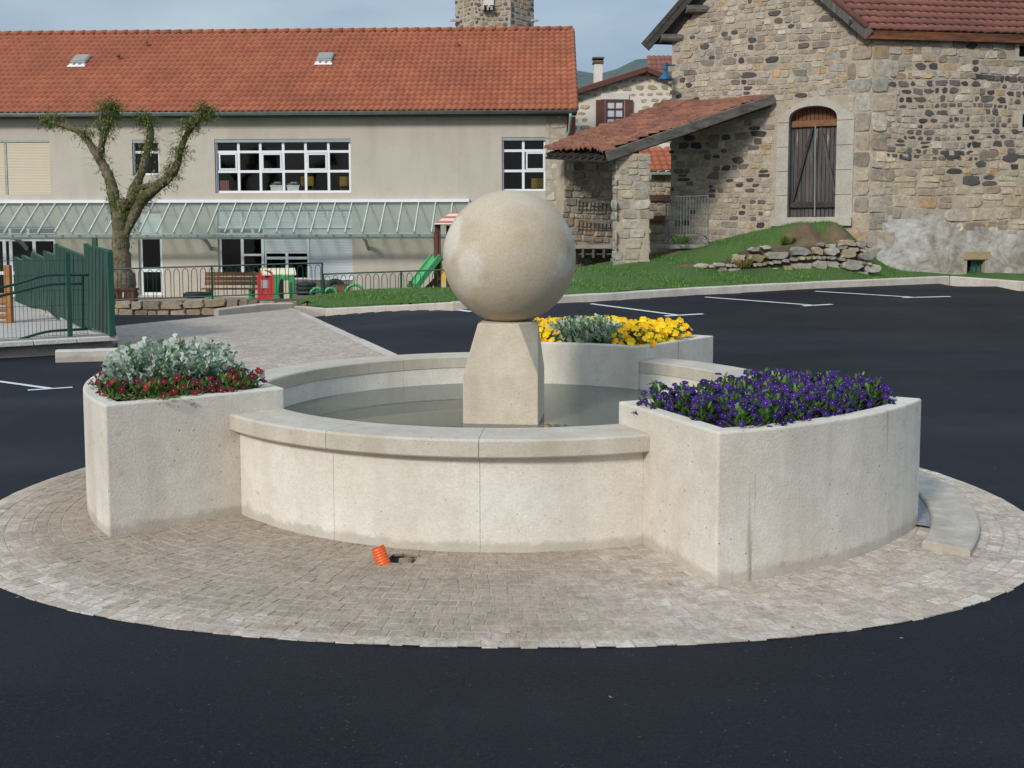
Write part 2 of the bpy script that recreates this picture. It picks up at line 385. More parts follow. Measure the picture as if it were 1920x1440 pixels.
def slat_mat(name, base, freq, dep=.4):
    t = NT(name); w = t.n.new('ShaderNodeTexWave'); w.bands_direction = 'Z'; w.inputs['Scale'].default_value = freq; t.L(t.tc.outputs['Object'], w.inputs['Vector'])
    n = t.noise(2, 3); t.col(t.ramp(n, [(.3, tuple(x*.93 for x in base)), (.7, base)])); t.rough(.6); t.bump(w.outputs['Fac'], dep, .02); return t.m
M['blind'] = slat_mat('beige_roller_shutter', (.62, .52, .39), 6)
M['whitepanel'] = slat_mat('white_shutter_slats', (.60, .635, .67), 6)
def wood(name, a, b, sc=(10, 10, .8), rough=.85):
    t = NT(name); n = t.noise(1, 5, .65, t.vec(sc)); n2 = t.noise(1, 3, .7, t.vec(tuple(x*4 for x in sc)))
    c = t.ramp(n, [(.3, a), (.7, b)]); c = t.mix(.5, c, t.ramp(n2, [(.3, .5), (.7, 1.3)]), 'MULTIPLY')
    t.col(c); t.rough(rough); t.bump(n2, .5, .01); return t.m
M['wood_grey'] = wood('weathered_grey_wood', (.05, .045, .042), (.15, .135, .12))
def barn_door():
    t = NT('barn_door_wood'); n = t.noise(1, 4, .65, t.vec((9, 9, .7))); n2 = t.noise(1, 3, .7, t.vec((40, 40, 2)))
    c = t.ramp(n, [(.3, (.045, .042, .042)), (.7, (.13, .12, .118))])
    z = t.xyz()[2]; h = t.math('ADD', z, t.math('MULTIPLY', n, .9))
    c = t.mix(t.ramp(t.math('MULTIPLY', t.math('ADD', h, -4.55), 1.3), [(.35, 0), (.75, 1)]), c, (.17, .068, .035))
    sp = t.ramp(t.noise(1, 3, .6, t.vec((14, 14, 1.0))), [(.62, 0), (.68, 1)])
    c = t.mix(t.math('MULTIPLY', sp, t.ramp(t.math('MULTIPLY', t.math('ADD', z, -3.0), .6), [(.3, 0), (.6, .8)])), c, (.50, .40, .29))
    c = t.mix(.5, c, t.ramp(n2, [(.3, .5), (.7, 1.3)]), 'MULTIPLY'); t.col(c); t.rough(.9); t.bump(n2, .5, .01); return t.m
M['barndoor'] = barn_door()
M['wood_dark'] = wood('dark_timber', (.022, .018, .016), (.06, .05, .044), (6, 6, 6))
M['wood_beam'] = wood('grey_beam', (.06, .052, .046), (.19, .165, .14), (2, 2, 8))
M['wood_brown'] = wood('brown_slats', (.15, .065, .03), (.26, .13, .06), (1, 8, 8))
M['shutter_brown'] = simple('brown_painted_shutter', (.10, .03, .018), .55, .15)
M['trim_stone'] = mortar('dressed_door_stone', (.40, .36, .30), (.52, .48, .42))
M['concrete'] = mortar('concrete', (.25, .22, .18), (.36, .32, .27))
M['cope'] = mortar('pale_coping', (.62, .59, .54), (.72, .69, .64))
M['orange'] = simple('orange_plastic', (.80, .115, .025), .4, .06)
M['red'] = simple('red_plastic', (.52, .025, .03), .4, .06)
M['pgreen'] = simple('green_plastic', (.08, .38, .14), .4, .08)
M['cream'] = simple('cream_plastic', (.75, .68, .48), .5, .06)
M['brownpost'] = wood('brown_post', (.09, .035, .022), (.17, .075, .045))
M['yellow'] = simple('yellow_plastic', (.75, .45, .03), .45, .06)
M['timber'] = wood('orange_timber', (.30, .12, .04), (.45, .20, .07))
M['tyre'] = simple('tyre_rubber', (.018, .018, .018), .7, .2)
M['soil'] = simple('soil', (.06, .042, .03), .95, .5, 12, 0, .9)
M['blue'] = simple('blue_enamel', (.01, .085, .19), .4, .1)
M['linewhite'] = simple('road_paint', (.62, .62, .62), .7, .2, 12)
def hillmat():
    t = NT('wooded_hill'); n = t.noise(.02, 6, .7); n2 = t.noise(.11, 4, .8)
    c = t.ramp(n, [(.35, (.05, .085, .085)), (.65, (.085, .12, .11))]); c = t.mix(.6, c, t.ramp(n2, [(.3, .5), (.7, 1.3)]), 'MULTIPLY')
    t.col(c); t.rough(1); return t.m
M['hill'] = hillmat()

# ================================================================== GROUND
def grid_mesh(xs, ys, zf, skip=None, uvf=None, colf=None):
    b = MB(); nx = len(xs); vs = [(x, y, zf(x, y)) for y in ys for x in xs]
    fs = []; cols = []
    for j in range(len(ys)-1):
        for i in range(nx-1):
            if skip and skip((xs[i]+xs[i+1])/2, (ys[j]+ys[j+1])/2): continue
            fs.append((j*nx+i, j*nx+i+1, (j+1)*nx+i+1, (j+1)*nx+i))
    b.add(vs, fs)
    if colf:
        b.c = [colf((xs[f[0] % nx]+xs[f[1] % nx])/2, (ys[f[0]//nx]+ys[f[2]//nx])/2) for f in fs]
    return b
def lin(a, b, n): return [a+(b-a)*i/(n-1) for i in range(n)]
PG = -.27                                  # level of the school playground
KP = [(560, 589), (610, 592), (850, 582), (1120, 565), (1320, 552), (1530, 541), (1780, 530)]
KW = [Gg(*p) for p in KP]; KW[0] = Gg(552, 585)
corner = KW[-1]
kend = Gg(1990, 546)
kx2 = [p.x for p in KW] + [kend.x]; ky2 = [p.y+.15 for p in KW] + [kend.y+.15]
def kfront(x): return float(np.interp(x, kx2, ky2))
def ground_z(x, y):
    if x > kx2[0]+.05 and y > kfront(x): return min(ground_z0(x, y), G(x, kfront(x))) - .6*sstep(kfront(x)+.02, kfront(x)+.45, y)
    return ground_z0(x, y)
def ground_z0(x, y):
    if y > 26.5: return PG - .30
    k = sstep(24.6, 26.5, y); return G(x, y)*(1-k) + (PG-.30)*k
xs = lin(-400, -30, 8)[:-1] + lin(-30, -4, 27)[:-1] + lin(-4, 4, 41)[:-1] + lin(4, 30, 27)[:-1] + lin(30, 400, 8)
ys = lin(-60, 1, 8)[:-1] + lin(1, 12, 56)[:-1] + lin(12, 27, 46)[:-1] + lin(27, 60, 6)[:-1] + lin(60, 700, 6)
o = grid_mesh(xs, ys, ground_z).build('asphalt_road', M['asphalt'], None, True, fix=False)
tag(o, kind='structure')

# paved disc round the fountain
rim = []
for x, y in [(0, 1102), (200, 1155), (480, 1196), (720, 1211), (950, 1218), (1240, 1213), (1440, 1200), (1680, 1165), (1920, 1090), (0, 932), (160, 881), (1780, 905), (1920, 942)]:
    p = atZ(x, y, 0); rim.append((math.atan2(p.y-CY, p.x-CX), math.hypot(p.x-CX, p.y-CY)))
rim += [(a, 3.0) for a in (R_(20), R_(55), R_(90), R_(125), R_(155))] + [(R_(-25), 3.47), (R_(-150), 3.45)]
def _h(a): return [1]+[f(k*a) for k in (1, 2, 3) for f in (math.cos, math.sin)]
_w = np.array([3.]*13+[.6]*(len(rim)-13)); _c = np.linalg.lstsq(np.array([_h(a) for a, _ in rim])*_w[:, None], np.array([q for _, q in rim])*_w, rcond=None)[0]
def RIMs(a): return float(np.dot(_h(a), _c))
# each sett is a small block of its own standing in a bed of sand
b = MB(); NA = 360; vs = []
pit = lambda am, r: -106.3 < am < -101.6 and 2.085 < r < 2.26 and not (am > -103.4 and r > 2.21)
for i in range(NA+1):
    a = -math.pi + 2*math.pi*i/NA
    for r in (1.9, 2.09, 2.18, 2.27, RIMs(a)-.001): vs.append((math.cos(a)*r, math.sin(a)*r, .0045))
b.add(vs, [(i*5+j, (i+1)*5+j, (i+1)*5+j+1, i*5+j+1) for i in range(NA) for j in range(4) if not (-106.3 < -180+360*(i+.5)/NA < -101.6 and j in (1, 2))], mi=1)
SC = [(.53, .44, .36), (.56, .47, .39), (.50, .41, .33), (.55, .475, .40), (.52, .42, .33), (.59, .51, .43), (.48, .395, .32)]
for k in range(22):
    a = rnd.uniform(0, .05)-math.pi; ro = 3
    while a < math.pi-.012:
        R = RIMs(a); ro = R-k*.0745+rnd.uniform(-.004, .004)-(rnd.uniform(0, .006) if k == 0 else 0); ri = R-(k+1)*.0745+.005; w = rnd.uniform(.062, .092)/max(1.5, ro)
        a2 = min(a+w, math.pi); am = math.degrees((a+a2)/2)
        if ri > 1.93 and not pit(am, (ro+ri)/2):
            g = .0025/ro; e1, e2 = RIMs(a)-R, RIMs(a2)-R; P = [(a+g, ri+e1), (a2-g, ri+e2), (a2-g, ro+e2), (a+g, ro+e1)]; z = (.0072 if k else .0052)+rnd.uniform(-.0012, .0012); tx, ty = rnd.uniform(-.014, .014), rnd.uniform(-.014, .014); c0 = ((a+a2)/2, (ro+ri+e1+e2)/2); q = []
            for f, zz in ((1, -.010), (1, z-.004), (.93, z)):
                for aa, r in P:
                    aa = c0[0]+(aa-c0[0])*f+rnd.uniform(-.0012, .0012); r = c0[1]+(r-c0[1])*f+rnd.uniform(-.002, .002); q.append((math.cos(aa)*r, math.sin(aa)*r, zz+(tx*(r-c0[1])+ty*(aa-c0[0])*ro if zz > 0 else 0)))
            gcol_ = rnd.uniform(.88, 1.1); col = tuple(x*gcol_ for x in rnd.choice(SC))
            if k == 0: col = tuple(min(.66, x*1.10+.02) for x in col)
            b.add(q, [(0, 1, 5, 4), (1, 2, 6, 5), (2, 3, 7, 6), (3, 0, 4, 7), (4, 5, 9, 8), (5, 6, 10, 9), (6, 7, 11, 10), (7, 4, 8, 11), (8, 9, 10, 11)], 0, col)
        a = a2
hv = []; hf = []
for (r, z) in ((2.08, .0042), (2.08, -.055), (2.27, -.055), (2.27, .0042)):
    for i in range(7): a = R_(-106.6+5.4*i/6); hv.append((math.cos(a)*r, math.sin(a)*r, z+(rnd.uniform(-.015, .015) if z < 0 else 0)))
hf = [(k*7+i, k*7+i+1, (k+1)*7+i+1, (k+1)*7+i) for k in range(3) for i in range(6)] + [(0, 7, 14, 21), (6, 27, 20, 13)]
b.add(hv, hf, mi=2)
o = b.build('round_pavement', [M['setts_round'], mortar('joint_sand', (.42, .34, .265), (.52, .435, .355)), mortar('pit_rubble', (.22, .19, .16), (.40, .36, .32))], None, False, fix=False); o.location = (CX, CY, 0); tag(o, kind='structure')

# ramp of setts, higher than the road beside it
def RZ(p): return Vector((p.x, p.y, p.z))
rA, rB = Gg(738, 667, .02), Gg(546, 581, .10)      # right edge
rC, rD = Gg(520, 584, .10), Gg(216, 611, .10)       # far edge
rE, rF = Gg(222, 655, .10), Gg(262, 676, .05)
rG = Vector((-2.75, 9.7, .012)); rH = Vector((-1.4, 10.2, .012))
b = MB(); NU, NV = 26, 34; vs = []; uv = []
left = [rF, rE, rD]; right = [rA, (rA*.5+rB*.5), rB]
near = [rG, rH]
def along(pts, t):
    if len(pts) > 4: t = t**1.0
    s = t*(len(pts)-1); i = min(int(s), len(pts)-2); return pts[i].lerp(pts[i+1], s-i)
RE = [Gg(738+(546-738)*t, 667+(579-667)*t, .03+.05*min(1, 3*t)) for t in lin(0, 1, 7)]; rB = RE[-1]; rA = RE[0]
L1 = [rG, rF, rE, rD]; R1 = [rH]+RE
for j in range(NV+1):
    a = along(L1, j/NV); c = along(R1, j/NV)
    for i in range(NU+1):
        p = a.lerp(c, i/NU); base = ground_z(p.x, p.y)
        p.z = max(p.z, base+.008); vs.append(tuple(p)); uv.append((p.x/.11, p.y/.10))
b.add(vs, [(j*(NU+1)+i, j*(NU+1)+i+1, (j+1)*(NU+1)+i+1, (j+1)*(NU+1)+i) for j in range(NV) for i in range(NU)], uvs=uv)
fe = [Vector(vs[NV*(NU+1)+i]) for i in range(NU+1)]
for i in range(NU): b.add([fe[i], fe[i+1], fe[i+1]-Vector((0, 0, .4)), fe[i]-Vector((0, 0, .4))], [(0, 1, 2, 3)], uvs=[(0, 0)]*4)
o = b.build('sett_ramp', M['setts_ramp'], None, True, fix=False); tag(o, kind='structure')

ZV_ = Vector((0, 0, 1))
# kerbs
def kerb(name, pts, w, h, sink=.25, stone=1.0, side=1, flat=False):
    b = MB(); pts = [Vector(p) for p in pts]
    for a, c in zip(pts, pts[1:]):
        d = c-a; L = math.hypot(d.x, d.y); n = max(1, round(L/stone)); nrm = Vector((-d.y, d.x, 0)).normalized()*side
        for k in range(n):
            g0 = .006/L if k else 0
            p = a + d*(k/n+g0); q = a + d*((k+1)/n)
            j = rnd.uniform(-.004, .004)
            P = [p, q, q+nrm*w, p+nrm*w]
            lo = [v-Vector((0, 0, sink)) for v in P]; ch = .022
            hi = [p+Vector((0, 0, h+j-ch)), q+Vector((0, 0, h+j-ch)), q+nrm*w+Vector((0, 0, h+j)), p+nrm*w+Vector((0, 0, h+j))]
            t0 = p+nrm*ch+Vector((0, 0, h+j)); t1 = q+nrm*ch+Vector((0, 0, h+j))
            b.add(lo+hi+[t0, t1], [(0, 1, 5, 4), (4, 5, 9, 8), (8, 9, 6, 7), (2, 3, 7, 6), (1, 2, 6, 9, 5), (3, 0, 4, 8, 7)])
    o = b.build(name, M['kerb']); return tag(o, kind='structure')
kerb('kerb', [RZ(p) for p in KW], .16, .155, side=1)
kerb('kerb', [RZ(corner)+Vector((.02, .03, 0)), RZ(kend)], .16, .155, side=1)
kerb('kerb', [RE[0]+Vector((.12, -.8, -.03))]+[p+Vector((.07, .0, -.012)) for p in RE], .15, .03, side=1)
kerb('kerb', [rB+Vector((0.05, .02, .0)), rB.lerp(Gg(410, 592, .01), .35)+ZV_*.04, Gg(410, 592, .01)], .22, .15, side=-1)
kerb('kerb', [Gg(104, 680), Gg(176, 678), Gg(262, 676), Gg(330, 668)], .16, .17, side=1)

# painted bay markings
def paint(name, a, c, w=.09, t=None):
    b = MB(); A = Gg(*a); B = Gg(*c)
    def strip(A, B, w):
        d = (B-A); d.z = 0; n = Vector((-d.y, d.x, 0)).normalized()*w/2; N = 8
        for k in range(N):
            p = A.lerp(B, k/N); q = A.lerp(B, (k+1)/N); vs = []
            for v in (p-n, q-n, q+n, p+n): vs.append((v.x, v.y, ground_z(v.x, v.y)+.007))
            b.add(vs, [(0, 1, 2, 3)])
    strip(A, B, w)
    if t: strip(Gg(*t[0]), Gg(*t[1]), w)
    tag(b.build(name, M['linewhite'], fix=False), kind='structure')
paint('bay_marking', (1108, 570), (1268, 591), .11, ((1246, 593.2), (1318, 589)))
paint('bay_marking', (1322, 557.5), (1528, 573), .11, ((1505, 574.3), (1560, 571)))
paint('bay_marking', (1528, 546.5), (1716, 558), .11, ((1692, 558.6), (1782, 556.4)))
paint('bay_marking', (858, 581.5), (884, 585), .11)
paint('bay_marking', (-120, 700), (92, 729), .08, ((52, 732.5), (136, 727)))

# ---------------------------------------------------------------- lawn, rising to the barn door
ctrl = []
for p in KW: ctrl.append((p.x-.05, p.y+.16, p.z+.14))
def c2(x, y, Y): p = atY(x, y, Y); ctrl.append(tuple(p))
for a in [(600, 557, 24.3), (650, 554, 23.3), (700, 551, 22.8), (820, 546, 22.5), (960, 540, 23), (565, 563, 25.9), (1075, 506, 25), (1075, 525, 22.6), (1150, 494, 24.3), (1220, 484, 24.3), (1280, 472, 25.), (1340, 455, 25.2), (1440, 430, 25.3), (1475, 423, 24.9), (1520, 421, 24.5), (1520, 419, 25.0),
          (1565, 421, 24.6), (1585, 440, 24.5), (1640, 518, 24.1), (1300, 512, 22.9), (1250, 502, 23.6), (1320, 503, 23.4), (1340, 497, 23.75), (1700, 520, 24.6), (1780, 519, 24.6), (1920, 529, 23.6), (1000, 560, 20.2), (1200, 535, 21.3),
          (1390, 462, 24.25), (1460, 458, 24.3), (1540, 452, 24.45), (1590, 450, 24.45), (1390, 514, 23.0), (1460, 516, 23.1), (1540, 519, 23.25), (1610, 521, 23.4), (1660, 520, 23.8)]: c2(*a)
for x, y, z in [(-6, 30, PG), (0, 30, PG), (6, 30, .6), (-6, 26.8, PG+.25), (-1, 26.5, .25), (3, 27.5, .7), (14, 30, 1.2), (20, 24, .9)]: ctrl.append((x, y, z))
Cn = np.array(ctrl)
def tps(r): return np.where(r > 0, r*r*np.log(np.maximum(r, 1e-9)), 0)
K = tps(np.hypot(Cn[:, None, 0]-Cn[None, :, 0], Cn[:, None, 1]-Cn[None, :, 1])) + np.eye(len(Cn))*.02
Pm = np.c_[np.ones(len(Cn)), Cn[:, :2]]; A_ = np.block([[K, Pm], [Pm.T, np.zeros((3, 3))]])
wts = np.linalg.solve(A_, np.r_[Cn[:, 2], 0, 0, 0])
def LZ(x, y):
    q = tps(np.hypot(x-Cn[:, 0], y-Cn[:, 1])); return float(q@wts[:len(Cn)] + wts[-3] + wts[-2]*x + wts[-1]*y)
kx = [p.x for p in KW]
NX, NY = 150, 44; vs = []; cols = []
X0, X1 = kx[0]-.05, 15.5
def bare(x, y, z):
    # brown earth over the rubble wall and worn patches
    e = 0
    for cx, cy, rx, ry in EARTH: e = max(e, 1-math.hypot((x-cx)/rx, (y-cy)/ry))
    return min(1, max(0, e*2.2 + rnd.uniform(-.25, .25)))
EARTH = []
for px, py, Y, rx, ry in [(1520, 440, 24.3, .75, .40), (1440, 460, 24.1, .6, .25), (1585, 440, 24.3, .55, .45), (1300, 497, 23.7, .55, .16), (1380, 508, 23.4, 1.0, .10), (1240, 466, 24.8, .5, .3)]:
    p = atY(px, py, Y); EARTH.append((p.x, p.y, rx*1.1, ry*1.05))
b = MB(); lv = []
for i in range(NX+1):
    x = X0+(X1-X0)*i/NX; y0 = kfront(x); y1 = 27.6 if x < 3 else 28.5
    for j in range(NY+1):
        y = y0+(y1-y0)*(j/NY)**1.15; z = LZ(x, y) + .02*math.sin(x*3.1+y*2.3)*(1 if j else 0); lv.append((x, y, z))
fs = [(i*(NY+1)+j, (i+1)*(NY+1)+j, (i+1)*(NY+1)+j+1, i*(NY+1)+j+1) for i in range(NX) for j in range(NY)]
b.add(lv, fs); b.c = []
for f in fs:
    x = sum(lv[k][0] for k in f)/4; y = sum(lv[k][1] for k in f)/4; e = bare(x, y, 0); b.c.append((e, e, e))
tag(b.build('lawn', M['lawn'], None, True, fix=False), kind='structure')
# grass blades: nobody could count them
b = MB()
for _ in range(52000):
    x = rnd.uniform(X0, X1); y0 = kfront(x); y = y0 + .02 + (rnd.random()**1.5)*6.2
    if y > 26.2: continue
    if bare(x, y, 0) > .35 and rnd.random() < .93: continue
    if x > 10.3 and y > 24.0: continue
    z = LZ(x, y); h = rnd.uniform(.02, .055); a = rnd.uniform(0, 6.28); w = rnd.uniform(.006, .012); ln = rnd.uniform(0, .03)
    dx, dy = math.cos(a), math.sin(a); c = rnd.random()*.8
    b.add([(x-dx*w, y-dy*w, z-.01), (x+dx*w, y+dy*w, z-.01), (x-dy*ln, y+dx*ln, z+h)], [(0, 1, 2)], col=(c, c, c))
tag(b.build('grass', M['blade'], fix=False), 'short green grass growing on the sloping lawn', 'grass', kind='stuff')
# playground floor
o = grid_mesh(lin(-60, 1.5, 20), lin(26.9, 36, 8), lambda x, y: PG + .01*math.sin(x)).build('playground_ground', M['concrete'], None, True, fix=False); tag(o, kind='structure')
o = grid_mesh(lin(-30, 1.0, 40), lin(27.1, 31.5, 8), lambda x, y: PG + .014 + .01*math.sin(x)).build('playground_grass', M['lawn'], None, True, fix=False); tag(o, kind='structure')

# ================================================================== FOUNTAIN
def pol(r, adeg, z): a = R_(adeg); return Vector((CX+r*math.cos(a), CY+r*math.sin(a), z))
def sweep(prof, a0, a1, n):
    vs = []; m = len(prof); full = abs(a1-a0) > 359.9
    for i in range(n if full else n+1):
        a = a0+(a1-a0)*i/n
        for r, z in prof: vs.append(pol(r, a, z))
    fs = []
    for i in range(n):
        i2 = (i+1) % n if full else i+1
        for k in range(m): fs.append((i*m+k, i2*m+k, i2*m+(k+1) % m, i*m+(k+1) % m))
    if not full: fs += [tuple(range(m)), tuple(n*m+k for k in reversed(range(m)))]
    return vs, fs
HR, TH, HP, WL = .6235, .099, .746, .38
RO, RI, RW = 2.083, 1.745, 2.02
ft = empty('fountain', (CX, CY, 0), 'pale round stone fountain with a ball on a tapered pedestal in its water', 'fountain')
def rect_prof(r0, r1, z0, z1, c=.008): return [(r0, z0), (r1, z0), (r1, z1-c), (r1-c, z1), (r0+c, z1), (r0, z1-c)]
jn = [[-142, -117.6, -93.6, -68.2], [-32.5, -5, 22, 49.8], [86, 121, 151.6, 182.5]]
for seq in jn:
    for a0, a1 in zip(seq, seq[1:]):
        g = .045
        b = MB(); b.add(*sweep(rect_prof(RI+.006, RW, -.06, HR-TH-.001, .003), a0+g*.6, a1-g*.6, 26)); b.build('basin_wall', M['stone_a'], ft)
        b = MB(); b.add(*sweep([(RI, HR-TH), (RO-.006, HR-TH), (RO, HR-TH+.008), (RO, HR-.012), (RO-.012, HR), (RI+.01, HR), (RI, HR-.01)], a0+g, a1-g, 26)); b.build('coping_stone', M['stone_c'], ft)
b = MB(); b.add(*sweep([(1.80, -.05), (1.95, -.05), (1.95, HR-.11), (1.80, HR-.11)], 0, 360, 120))
b.build('basin_core', M['stone_c'], ft)
b = MB(); b.add([pol(1.9, k*3, .12) for k in range(120)], [tuple(range(120))]); b.build('basin_floor', M['concrete'], ft)
b = MB(); b.add([pol(1.79, k*3, WL) for k in range(120)], [tuple(range(120))]); tag(b.build('water', M['water']), kind='structure')
# pedestal
pc = Vector((-.052, 7.21, 0)); ph = .263; rot = R_(-6.5)
def pq(x, y, z): return Vector((pc.x+x*math.cos(rot)-y*math.sin(rot), pc.y+x*math.sin(rot)+y*math.cos(rot), z))
bm = bmesh.new()
for x, y in ((-ph, -ph), (ph, -ph), (ph, ph), (-ph, ph)):
    bm.verts.new(pq(x, y, .10)); bm.verts.new(pq(x, y, .715))
for q in [(-.236, 6.99), (.043, 6.952), (.186, 7.15), (.06, 7.42), (-.2, 7.42)]: bm.verts.new((q[0], q[1], 1.078))
bmesh.ops.convex_hull(bm, input=bm.verts)
bmesh.ops.dissolve_limit(bm, angle_limit=R_(2), verts=bm.verts, edges=bm.edges)
me = bpy.data.meshes.new('pedestal'); bm.to_mesh(me); bm.free()
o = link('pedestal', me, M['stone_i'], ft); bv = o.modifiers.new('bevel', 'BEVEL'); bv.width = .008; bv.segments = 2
bm = bmesh.new(); bmesh.ops.create_uvsphere(bm, u_segments=96, v_segments=64, radius=.474)
me = bpy.data.meshes.new('stone_ball'); bm.to_mesh(me); bm.free()
o = link('stone_ball', me, M['ball'], ft, True); o.location = Vector((-.018, 7.255, 1.532)) - ft.location
# planters
def planter(a0, a1, r0, r1a, r1b, label, t=.10):
    am = (a0+a1)/2; c = pol((r0+r1a)/2, am, 0); e = empty('stone_planter', c, label, 'planter', 'stone planters round the basin')
    N = 18
    def ring(ri, ro_a, ro_b, ins, z):
        out = [pol(ro_a+(ro_b-ro_a)*k/N - ins, a0+(a1-a0)*k/N + (math.degrees(ins/2.7)*(1-2*k/N) if ins else 0), z) for k in range(N+1)]
        inn = [pol(ri+ins, a1-(a1-a0)*k/N - (math.degrees(ins/1.8)*(1-2*k/N) if ins else 0), z) for k in range(N+1)]
        return out+inn
    b = MB(); A = ring(r0, r1a, r1b, 0, -.06); B = ring(r0, r1a, r1b, 0, HP); Ci = ring(r0, r1a, r1b, t, HP); D = ring(r0, r1a, r1b, t, HP-.12); n = len(A)
    b.add(A+B+Ci+D, [(i+k*n, (i+1) % n+k*n, (i+1) % n+(k+1)*n, i+(k+1)*n) for k in range(3) for i in range(n)])
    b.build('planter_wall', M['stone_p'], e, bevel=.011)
    b = MB(); S = ring(r0, r1a, r1b, t-.004, HP-.045); cc = sum(S, Vector())/n; cc.z += .03
    b.add(S+[cc], [(i, (i+1) % n, n) for i in range(n)]); b.build('soil', M['soil'], e)
    return e
planter(-178, -142, 1.725, 2.83, 2.795, 'pale stone planter of red pansies and silver foliage, left of the basin')
planter(-68.2, -32.3, 1.725, 2.73, 2.825, 'rust streaked stone planter of purple pansies, nearest the camera at right')
planter(49.8, 86.5, 1.725, 3.03, 2.95, 'pale stone planter of yellow pansies at the back of the basin')
# curved step stones behind the right planter and the grey gravel bed inside them
for a0, a1, lab in [(-41.2, -26.5, 'pale curved step stone on the setts, nearest piece right of the purple planter'), (-26.2, -8, 'pale curved step stone on the setts, farther piece right of the purple planter')]:
    b = MB(); N = 14; pr = []
    vs = []
    for i in range(N+1):
        a = a0+(a1-a0)*i/N; ro = float(np.interp(a, [-41, -32, -24, -15, -8], [3.21, 3.15, 3.09, 3.02, 2.9])); ri = float(np.interp(a, [-41, -31, -10], [2.965, 2.885, 2.70]))
        for r, z in ((ri, -.05), (ro, -.05), (ro, .042), (ro-.012, .052), (ri+.01, .052), (ri, .042)): vs.append(pol(r, a, z))
    fs = [(i*6+k, (i+1)*6+k, (i+1)*6+(k+1) % 6, i*6+(k+1) % 6) for i in range(N) for k in range(6)] + [tuple(range(6)), tuple(N*6+k for k in reversed(range(6)))]
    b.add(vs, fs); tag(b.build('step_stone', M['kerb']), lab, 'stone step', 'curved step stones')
b = MB(); vs = []
for i in range(17):
    a = -33.5+25.5*i/16
    for r in (2.0, float(np.interp(a, [-41, -31, -10], [2.965, 2.885, 2.70]))): vs.append(pol(r, a, .024))
b.add(vs, [(2*i, 2*i+2, 2*i+3, 2*i+1) for i in range(16)]); tag(b.build('gravel_bed', simple('grey_gravel', (.30, .30, .315), .95, .4, 40, 0, .8), fix=False), kind='structure')
# orange drain hose in the pit
b = MB(); p0 = Vector((-.618, 5.055, -.10)); p1 = atY(708, 1026, 5.085); n = 56; pts = []; rad = []
for i in range(n+1):
    t = i/n; p = p0.lerp(p1, t); pts.append(p); rad.append(.036 if i % 4 < 2 else .0335)
b.tube(pts, rad, 20, cap=False)
pts2 = [p1, p0.lerp(p1, .55)]; b.tube(pts2, [.028, .028], 18, cap=False)
tag(b.build('drain_hose', M['orange'], None, True), 'short orange corrugated drain hose sticking out of the pit before the basin', 'hose')
# broken setts and dirt in the pit
for (x, y, s, lab) in [(-.55, 5.155, .075, 'loose pale sett lying in the pit beside the orange hose, nearer the hose'), (-.475, 5.18, .07, 'loose pale sett lying at the right end of the pit by the hose')]:
    bm = bmesh.new(); bmesh.ops.create_cube(bm, size=s)
    for v in bm.verts: v.co += Vector((rnd.uniform(-.01, .01), rnd.uniform(-.01, .01), rnd.uniform(-.01, .01)))
    me = bpy.data.meshes.new('loose_sett'); bm.to_mesh(me); bm.free(); o = link('loose_sett', me, M['setts_round']); o.location = (x, y, -.035); o.rotation_euler = (.3, .2, rnd.uniform(0, 3))
    o.data.uv_layers.new(name='uv'); bv = o.modifiers.new('bevel', 'BEVEL'); bv.width = .012; tag(o, lab, 'paving stone', 'loose setts in the pit')

# ================================================================== PLANTS IN THE PLANTERS
def flower_mesh(b, c, nrm, s, col, mi=0):
    nrm = nrm.normalized(); a = nrm.orthogonal().normalized(); bb = nrm.cross(a); ro = rnd.uniform(0, 6.28)
    for k in range(5):
        t = ro+k*2*math.pi/5; d = a*math.cos(t)+bb*math.sin(t); e = nrm.cross(d); w = s*.52; L = s*rnd.uniform(.85, 1.1); cu = nrm*s*rnd.uniform(-.05, .22)
        br = rnd.uniform(.75, 1.2); cl = tuple(x*br for x in col)
        b.add([c, c+d*L*.45-e*w*.85+cu*.5, c+d*L*.9-e*w*.75+cu*.2, c+d*L*1.05+cu*-.4, c+d*L*.9+e*w*.75+cu*.2, c+d*L*.45+e*w*.85+cu*.5], [(0, 1, 2, 3), (0, 3, 4, 5)], mi, cl)
    b.add([c+nrm*s*.12+(a*math.cos(k*2.1)+bb*math.sin(k*2.1))*s*.13 for k in range(3)], [(0, 1, 2)], mi, (.75, .6, .25))
def leaf_mesh(b, c, d, up, L, w, col, mi=0, bend=.3):
    d = d.normalized(); s_ = d.cross(up)
    if s_.length < 1e-3: s_ = Vector((1, 0, 0))
    s_.normalize(); n = s_.cross(d)
    p = [c, c+d*L*.35+n*L*bend*.15, c+d*L*.7+n*L*bend*.1, c+d*L-n*L*bend*.2]
    b.add([p[0], p[1]-s_*w*.5, p[2]-s_*w*.42, p[3], p[2]+s_*w*.42, p[1]+s_*w*.5], [(0, 1, 2, 3), (0, 3, 4, 5)], mi, col)
def att_mat(name, rough, spec=.3):
    t = NT(name); n = t.noise(60, 2); t.col(t.mix(.4, t.attr(), t.ramp(n, [(.3, .6), (.7, 1.3)]), 'MULTIPLY')); t.rough(rough); t.b.inputs['Specular IOR Level'].default_value = spec; return t.m
M['petal'] = att_mat('petals', .65, .2); M['leaf'] = att_mat('pansy_leaves', .55, .3); M['silver'] = att_mat('silver_leaves', .9, .1)
